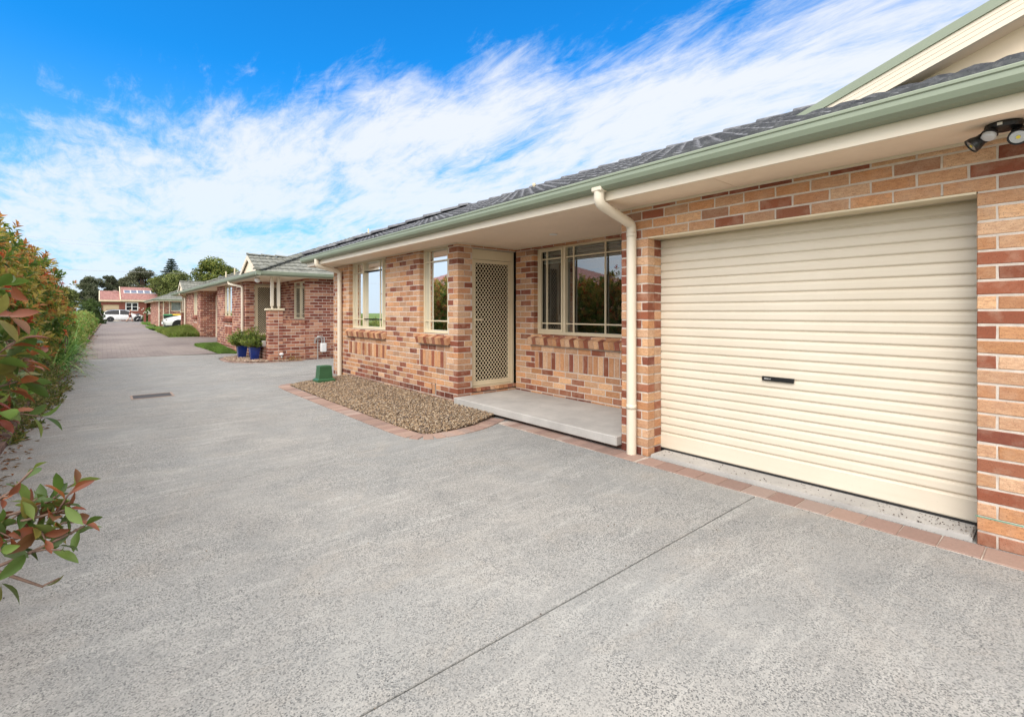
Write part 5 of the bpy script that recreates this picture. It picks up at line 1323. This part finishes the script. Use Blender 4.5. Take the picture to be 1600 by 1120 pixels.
# =================================================================== VEHICLES
def car(label, name='parked_car'):
    rt = empty(name, (0, 0, 0), label, 'car')
    # stations: x, half width, sill z, belt z, roof z, roof half width ; nose at +x
    st = [(-2.33, .70, .48, .86, .90, .55), (-2.25, .84, .36, .98, 1.08, .66), (-2.0, .89, .30, 1.02, 1.40, .66), (-1.72, .91, .27, 1.02, 1.56, .66), (-1.2, .92, .26, 1.01, 1.64, .65), (-.5, .92, .25, .99, 1.66, .65), (-.42, .92, .25, .99, 1.66, .65), (.15, .92, .25, .97, 1.63, .64), (.55, .92, .25, .96, 1.50, .62), (.95, .92, .25, .95, 1.22, .64), (1.25, .91, .26, .94, 1.02, .68), (1.75, .89, .28, .88, .93, .66), (2.1, .83, .32, .78, .82, .60), (2.28, .70, .42, .68, .70, .5)]
    def ring(s):
        x, w_, zs, zb, zr, wr = s; q = .985
        return [(x, w_ * .93, zs), (x, w_, zs + .12), (x, w_ * 1.0, (zs + zb) / 2 + .05), (x, w_ * q, zb), (x, wr + (w_ * q - wr) * .35, zb + (zr - zb) * .62), (x, wr, zr - (.05 if zr - zb > .2 else .01)), (x, wr * .6, zr), (x, 0, zr + .005)]
    V = []; 
    for s in st:
        r = ring(s); V += r + [(x, -y, z) for x, y, z in r[-2::-1]]
    nr = 15; Fb = []; Fg = []
    for i in range(len(st) - 1):
        for k in range(nr - 1):
            q = (i * nr + k, i * nr + k + 1, (i + 1) * nr + k + 1, (i + 1) * nr + k)
            tall = min(st[i][4] - st[i][3], st[i + 1][4] - st[i + 1][3]) > .3
            glass = (k in (3, 4, 9, 10) and tall and i != 5) or (k in (5, 6, 7, 8) and i in (8, 9) or (k in (5, 6, 7, 8) and i == 1))
            (Fg if glass else Fb).append(q)
    m = MB(); m.add(V, [np.array(Fb), np.arange(nr), np.arange(nr)[::-1] + (len(st) - 1) * nr]); bd = m.build('body', M['carwhite'], rt, smooth=True)
    m = MB(); m.add(V, [np.array(Fg)]); m.build('window', M['cardark'], rt)
    m = MB(); box(m, (-2.2, -.86, .22), (2.15, .86, .34)); box(m, (-1.9, .56, 1.66), (.2, .60, 1.72)); box(m, (-1.9, -.60, 1.66), (.2, -.56, 1.72)); m.build('black_trim', M['black'], bd)
    for x in (-1.42, 1.42):
        for sg in (-1, 1):
            rot = Matrix.Rotation(R(90 * sg), 4, 'X'); m = MB(); lathe(m, [(.20, -.11), (.33, -.11), (.345, -.06), (.345, .09), (.33, .12), (.22, .12)], (x, -sg * .80 * 1.0, .345), 24, rot=rot); wh = m.build('wheel', M['rubber'], rt)
            m = MB(); lathe(m, [(.02, .135), (.05, .125), (.18, .10), (.225, .125), (.225, .05)][::-1], (x, -sg * .80, .345), 20, rot=rot); m.build('rim', M['chrome'], wh)
            m = MB(); lathe(m, [(.37, -.0), (.385, .128), (.35, .13)], (x, -sg * .80, .36), 24, rot=rot); m.build('wheel_arch', M['black'], bd)
    for sg in (-1, 1):
        m = MB(); bbox_(m, (1.98, sg * .70 - .13, .66), (2.18, sg * .70 + .13, .80), .03); m.build('headlight', M['lamp'], rt)
        m = MB(); bbox_(m, (-2.30, sg * .74 - .1, .84), (-2.18, sg * .74 + .1, 1.0), .02); m.build('tail_light', M['taillight'], rt)
        m = MB(); bbox_(m, (.62, sg * 1.0 - .08, .98), (.78, sg * 1.0 + .08, 1.12), .03); m.build('mirror', M['carwhite'], rt)
    return rt
s = NT('car_white'); s.b.inputs['Coat Weight'].default_value = .6; M['carwhite'] = s.out((.78, .78, .78), .3)
M['taillight'] = mat_plain('tail_lamp', (.35, .02, .02), .3, .05, 10)
c1 = car('white hatchback wagon parked side on in the road in front of the red house'); c1.location = (2.25, 85.5, gz(85)); c1.scale = (1, 1, .98)
c2 = copy_tree(c1); tag(c2, 'white car nose partly hidden behind the brick porch pier on the right of the drive'); c2.location = (5.55, 42.4, .10); c2.rotation_euler = (0, 0, R(180)); c2.scale = (1, 1, 1)

# ---- wheelie bins
def bin_(label, x, y, mat, nm):
    rt = empty('wheelie_bin', (x, y, .2), label, 'bin', 'wheelie bins behind the white car'); m = MB(); frust(m, x, y, .26, 1.13, .20, .24, .27, .31); m.build('bin_body', M['binbody'], rt)
    m = MB(); frust(m, x, y, 1.13, 1.18, .29, .33, .29, .33); frust(m, x, y, 1.18, 1.22, .27, .31, .2, .24); m.build('lid', M[mat], rt)
    for sg in (-1, 1): m = MB(); tube(m, [(x + sg * .2, y + .25, .3), (x + sg * .26, y + .25, .3)], .1, 12); m.build('bin_wheel', M['rubber'], rt)
bin_('wheelie bin with a green lid behind the white car', 3.75, 44.3, 'binlid_g', 'g'); bin_('wheelie bin with a yellow lid behind the white car, nearer the pier', 4.28, 44.3, 'binlid_y', 'y')

# =================================================================== PERSON + PRAM
def skin_body(name, verts, edges, radii, mat, parent=None, loc=(0, 0, 0), rz=0):
    me = bpy.data.meshes.new(name); me.from_pydata(verts, edges, []); o = bpy.data.objects.new(name, me); COL.objects.link(o)
    sk = o.modifiers.new('skin', 'SKIN'); me.skin_vertices[0].data[0].use_root = True
    for i, r in enumerate(radii): me.skin_vertices[0].data[i].radius = (r, r)
    ss = o.modifiers.new('sub', 'SUBSURF'); ss.levels = 2; ss.render_levels = 2
    dg = bpy.context.evaluated_depsgraph_get(); nm = bpy.data.meshes.new_from_object(o.evaluated_get(dg)); bpy.data.objects.remove(o)
    nm.name = name; no = bpy.data.objects.new(name, nm); nm.materials.clear(); nm.materials.append(mat); COL.objects.link(no)
    no.location = loc; no.rotation_euler = (0, 0, rz); 
    if parent: no.parent = parent
    return no
# walking to the right (+x), arms forward on the pram handle
pv_ = [(0, 0, .92), (0, 0, 1.15), (.02, 0, 1.38), (.04, 0, 1.50), (.07, 0, 1.60), (.08, 0, 1.70),
       (.02, .17, 1.40), (.14, .21, 1.17), (.36, .17, 1.05), (.42, .16, 1.05), (.02, -.17, 1.40), (.14, -.21, 1.17), (.36, -.17, 1.05), (.42, -.16, 1.05),
       (.02, .09, .86), (.22, .10, .48), (.20, .10, .08), (.32, .10, .04), (-.02, -.09, .86), (-.12, -.10, .48), (-.42, -.10, .14), (-.34, -.10, .03)]
pe_ = [(0, 1), (1, 2), (2, 3), (3, 4), (4, 5), (2, 6), (6, 7), (7, 8), (8, 9), (2, 10), (10, 11), (11, 12), (12, 13), (0, 14), (14, 15), (15, 16), (16, 17), (0, 18), (18, 19), (19, 20), (20, 21)]
pr_ = [.14, .125, .14, .055, .10, .085, .055, .042, .03, .03, .055, .042, .03, .03, .095, .06, .042, .035, .095, .06, .042, .035]
pp = (2.85, 83.2, gz(83))
per = empty('person', pp, 'person in maroon top and shorts pushing a pram past the white car', 'person')
skin_body('body', pv_, pe_, pr_, M['skin'], per)
skin_body('top', [(0, 0, .98), (0, 0, 1.15), (.02, 0, 1.36), (.02, .17, 1.40), (.09, .2, 1.25), (.02, -.17, 1.40), (.09, -.2, 1.25)], [(0, 1), (1, 2), (2, 3), (3, 4), (2, 5), (5, 6)], [.155, .145, .16, .075, .06, .075, .06], M['maroon'], per)
skin_body('shorts', [(0, 0, .95), (.02, .09, .84), (.15, .10, .62), (-.02, -.09, .84), (-.08, -.10, .62)], [(0, 1), (1, 2), (0, 3), (3, 4)], [.16, .12, .095, .12, .095], M['maroon'], per)
skin_body('hair', [(.04, 0, 1.71), (.0, 0, 1.66), (-.06, 0, 1.56)], [(0, 1), (1, 2)], [.10, .085, .05], M['hair'], per)
for sg, p in ((1, (.30, .10, .03)), (-1, (-.35, -.10, .03))):
    m = MB(); bbox_(m, (p[0] - .10, p[1] - .045, .0), (p[0] + .13, p[1] + .045, .08), .02); o = m.build('shoe', M['black']); o.parent = per
pr = empty('pram', (3.75, 83.2, gz(83)), 'black pram with raised hood pushed by the walking person', 'pram')
def pb_(m, nm, mat): o = m.build(nm, mat); o.parent = pr; return o
m = MB(); lathe(m, [(.02, 0), (.2, .03), (.28, .16), (.30, .30), (.27, .32)], (0, 0, .48), 16); pb_(m, 'seat_tub', M['black'])
m = MB(); V = []; n = 9
for j in range(n):
    a = math.pi * j / (n - 1) * .62 + .25
    for k in range(n):
        t = math.pi * k / (n - 1); V.append((-.02 - .30 * math.cos(a) * math.sin(t), .27 * math.cos(t), .80 + .34 * math.sin(a) * math.sin(t)))
m.add(V, [np.array([(j * n + k, j * n + k + 1, (j + 1) * n + k + 1, (j + 1) * n + k) for j in range(n - 1) for k in range(n - 1)])]); pb_(m, 'hood', M['black'])
m = MB()
for sg in (-.22, .22): tube(m, [(-.50, sg, 1.05), (-.3, sg, .8), (.25, sg, .2)], .014, 6); tube(m, [(-.3, sg, .17), (.1, sg, .6)], .012, 6)
tube(m, [(-.50, -.22, 1.05), (-.50, .22, 1.05)], .016, 6); pb_(m, 'frame', M['chrome'])
for x, sg in ((.27, .22), (.27, -.22), (-.32, .22), (-.32, -.22)):
    m = MB(); rot = Matrix.Rotation(R(90), 4, 'X'); lathe(m, [(.05, -.02), (.13, -.02), (.14, 0), (.13, .02), (.05, .02)], (x, sg, .14), 16, rot=rot); pb_(m, 'wheel', M['rubber'])

# =================================================================== TREES
def tree(name, label, x, y, h, r, pal, trunk_h=.3, nclump=34, per=150, leaf=.3, shape='round', flat=1.0, group=None, z0=0):
    rt = empty(name, (x, y, z0), label, 'tree', group); m = MB(); lf = MB(); pal = np.array(pal)
    th = h * trunk_h; tube(m, [(x, y, z0), (x + r * .03, y, th), (x, y, h * .62), (x + .1, y, h * .88)], [h * .03, h * .022, h * .012, h * .004], 8)
    C = []
    for k in range(nclump):
        a = rng.uniform(0, 6.28); zt = rng.uniform(-.55, 1); q = math.sqrt(max(0, 1 - zt * zt)) * rng.uniform(.45, 1.0)
        hh = (h - th) / 2; c = np.array([x + r * q * math.cos(a), y + r * q * math.sin(a), th + hh + hh * zt * flat * rng.uniform(.8, 1.0)]); C.append(c)
        tube(m, [(x, y, max(th * .8, c[2] * .55)), (x + (c[0] - x) * .5, y + (c[1] - y) * .5, c[2] * .82), c], [h * .009, h * .006, h * .002], 5)
    for c in C:
        cr = r * rng.uniform(.28, .46); n = int(per * 1.5); p = rng.normal(size=(n, 3)); p = unit(p) * (rng.uniform(.35, 1, (n, 1)) ** .5) * cr * np.array([1, 1, .68]); tone = rng.uniform(.7, 1.3)
        col = pal[rng.integers(0, len(pal), n)] * rng.uniform(.7, 1.2, (n, 1)) * tone
        simple_leaves(lf, c + p, rng.normal(size=(n, 3)), unit(p) + np.array([0, 0, .6]), rng.uniform(.6, 1.2, n) * leaf, rng.uniform(.4, .7, n) * leaf, col)
    m.build('trunk', M['bark'], rt); lf.build('crown', M['leaf_far'], rt); return rt
DG = [(.09, .11, .065), (.13, .145, .09), (.07, .085, .05), (.16, .165, .11)]
GG = [(.12, .13, .08), (.16, .165, .10), (.09, .10, .06), (.19, .19, .12)]
OG = [(.12, .15, .05), (.17, .20, .06), (.08, .11, .035), (.22, .24, .08)]
YG = [(.11, .15, .04), (.19, .22, .05), (.07, .11, .03), (.26, .27, .07)]
tree('tree', 'dark grey green tree left of the far red house, left crown', -1.3, 108, 7.4, 1.9, DG, .12, 46, 150, .28); tree('tree', 'dark grey green tree showing just above the pink garage roof', 1.0, 110, 7.7, 1.3, DG, .15, 30, 150, .28)
tree('tree', 'broad dusty green tree above the ridge of the far house', 5.4, 112, 9.3, 2.9, GG, .2, 44, 170, .3); tree('tree', 'dusty green tree left end of the clump behind the far ridge', 3.0, 116, 7.6, 1.3, GG, .25, 18, 120, .28)
tree('tree', 'olive green spreading tree below the tall pine', 9.3, 98, 7.7, 2.9, OG, .2, 48, 170, .3); tree('tree', 'lower olive tree filling the gap left of the second unit roof', 6.9, 104, 7.6, 1.8, OG, .2, 30, 150, .3)
tree('tree', 'light green leafy tree standing behind the second unit', 9.3, 60, 6.9, 2.2, YG, .2, 52, 170, .22)
tree('tree', 'yellow green tree seen between the hedge and dark tree at far left', -3.6, 88, 4.6, 1.5, OG, .2, 26, 130, .25)
# norfolk pine: level tiers
rt = empty('pine_tree', (13.4, 150, 0), 'tall dark pine with tiered branches behind the other trees', 'tree'); m = MB(); lf = MB(); x, y, h = 13.4, 150, 15.0
tube(m, [(x, y, 0), (x, y, h * .6), (x, y, h)], [.35, .22, .03], 8)
for t in range(15):
    z = h - .25 - t * .55; rr = min(3.3, .35 + t * .27); 
    for k in range(9):
        a = k * 6.283 / 9 + t * .4 + rng.uniform(-.15, .15); L = rr * rng.uniform(.75, 1.08); e = np.array([x + L * math.cos(a), y + L * math.sin(a), z + L * .10]); tube(m, [(x, y, z - .1), e], [.05, .012], 4)
        n = int(26 + 30 * L); f = rng.uniform(.12, 1, n) ** .8; p = np.array([x, y, z])[None] + (e - np.array([x, y, z]))[None] * f[:, None] + rng.normal(0, .10, (n, 3)) * np.array([1, 1, .5])
        d = np.c_[np.cos(a) + rng.normal(0, .8, n), np.sin(a) + rng.normal(0, .8, n), rng.normal(-.1, .25, n)]; simple_leaves(lf, p, d, np.tile([[0, 0, 1.]], (n, 1)) + rng.normal(0, .3, (n, 3)), rng.uniform(.3, .55, n), rng.uniform(.10, .2, n), np.array([(.05, .075, .05), (.07, .10, .06), (.04, .06, .04)])[rng.integers(0, 3, n)])
m.build('trunk', M['bark'], rt); lf.build('crown', M['leaf_far'], rt)

# ---- overhead wires with sag
def wire(label, A, B, sag, r=.012):
    A = np.array(A, float); B = np.array(B, float); P = [A + (B - A) * t - np.array([0, 0, sag * 4 * t * (1 - t)]) for t in np.linspace(0, 1, 14)]; m = MB(); tube(m, P, r, 5); return tag(m.build('overhead_wire', M['galv']), label, 'wire', 'overhead wires across the sky')
wire('lowest overhead wire crossing the sky just above the far trees', (-60, 78, 6.3), (48, 78, 7.3), .4, .016)
wire('upper overhead wire crossing the sky high left', (-60, 80, 11.6), (60, 78, 9.2), .4, .008); wire('second high overhead wire just below the upper one', (-60, 80, 11.2), (60, 78, 8.8), .4, .008)

# ---- neighbour's house over the boundary (outside the frame; the windows mirror it)
H5 = empty('brick_house', (-11, 30, 0), 'neighbour house behind the hedge with terracotta roof, mirrored in the small window', 'house')
m = MB(); box(m, (-15, 17, -.1), (-7.2, 31, 2.7)); m.build('wall', M['palebrick'], H5)
m = MB(); HS = 4.5
roof_plane(m, (-6.7, 0, 2.62), (0, 1, 0), slope(-1, 0), HS * SL, lambda v: (16.4 + v / SL, 31.6 - v / SL)); roof_plane(m, (-15.7, 0, 2.62), (0, 1, 0), slope(1, 0), HS * SL, lambda v: (16.4 + v / SL, 31.6 - v / SL))
roof_plane(m, (0, 16.4, 2.62), (1, 0, 0), slope(0, 1), HS * SL, lambda v: (-15.7 + v / SL, -6.7 - v / SL)); roof_plane(m, (0, 31.6, 2.62), (1, 0, 0), slope(0, -1), HS * SL, lambda v: (-15.7 + v / SL, -6.7 - v / SL))
m.build('roof', M['tiler'], H5)
for y in (18.5, 22.5, 27):
    m = MB(); box(m, (-7.19, y, 1.0), (-7.1, y + 1.8, 2.2)); f = m.build('window', M['white'], H5); m = MB(); box(m, (-7.095, y + .08, 1.08), (-7.085, y + 1.72, 2.12)); m.build('pane', M['cardark'], f)
m = MB(); tube(m, [(3.913, .405, .168), (3.912, -1.0, .170), (3.913, -3.2, .166)], .0022, 6)
tag(m.build('string_line', mat_plain('green_twine', (.03, .30, .17), .6, .1, 30)), 'thin green string stretched along the foot of the right garage pier', 'string')
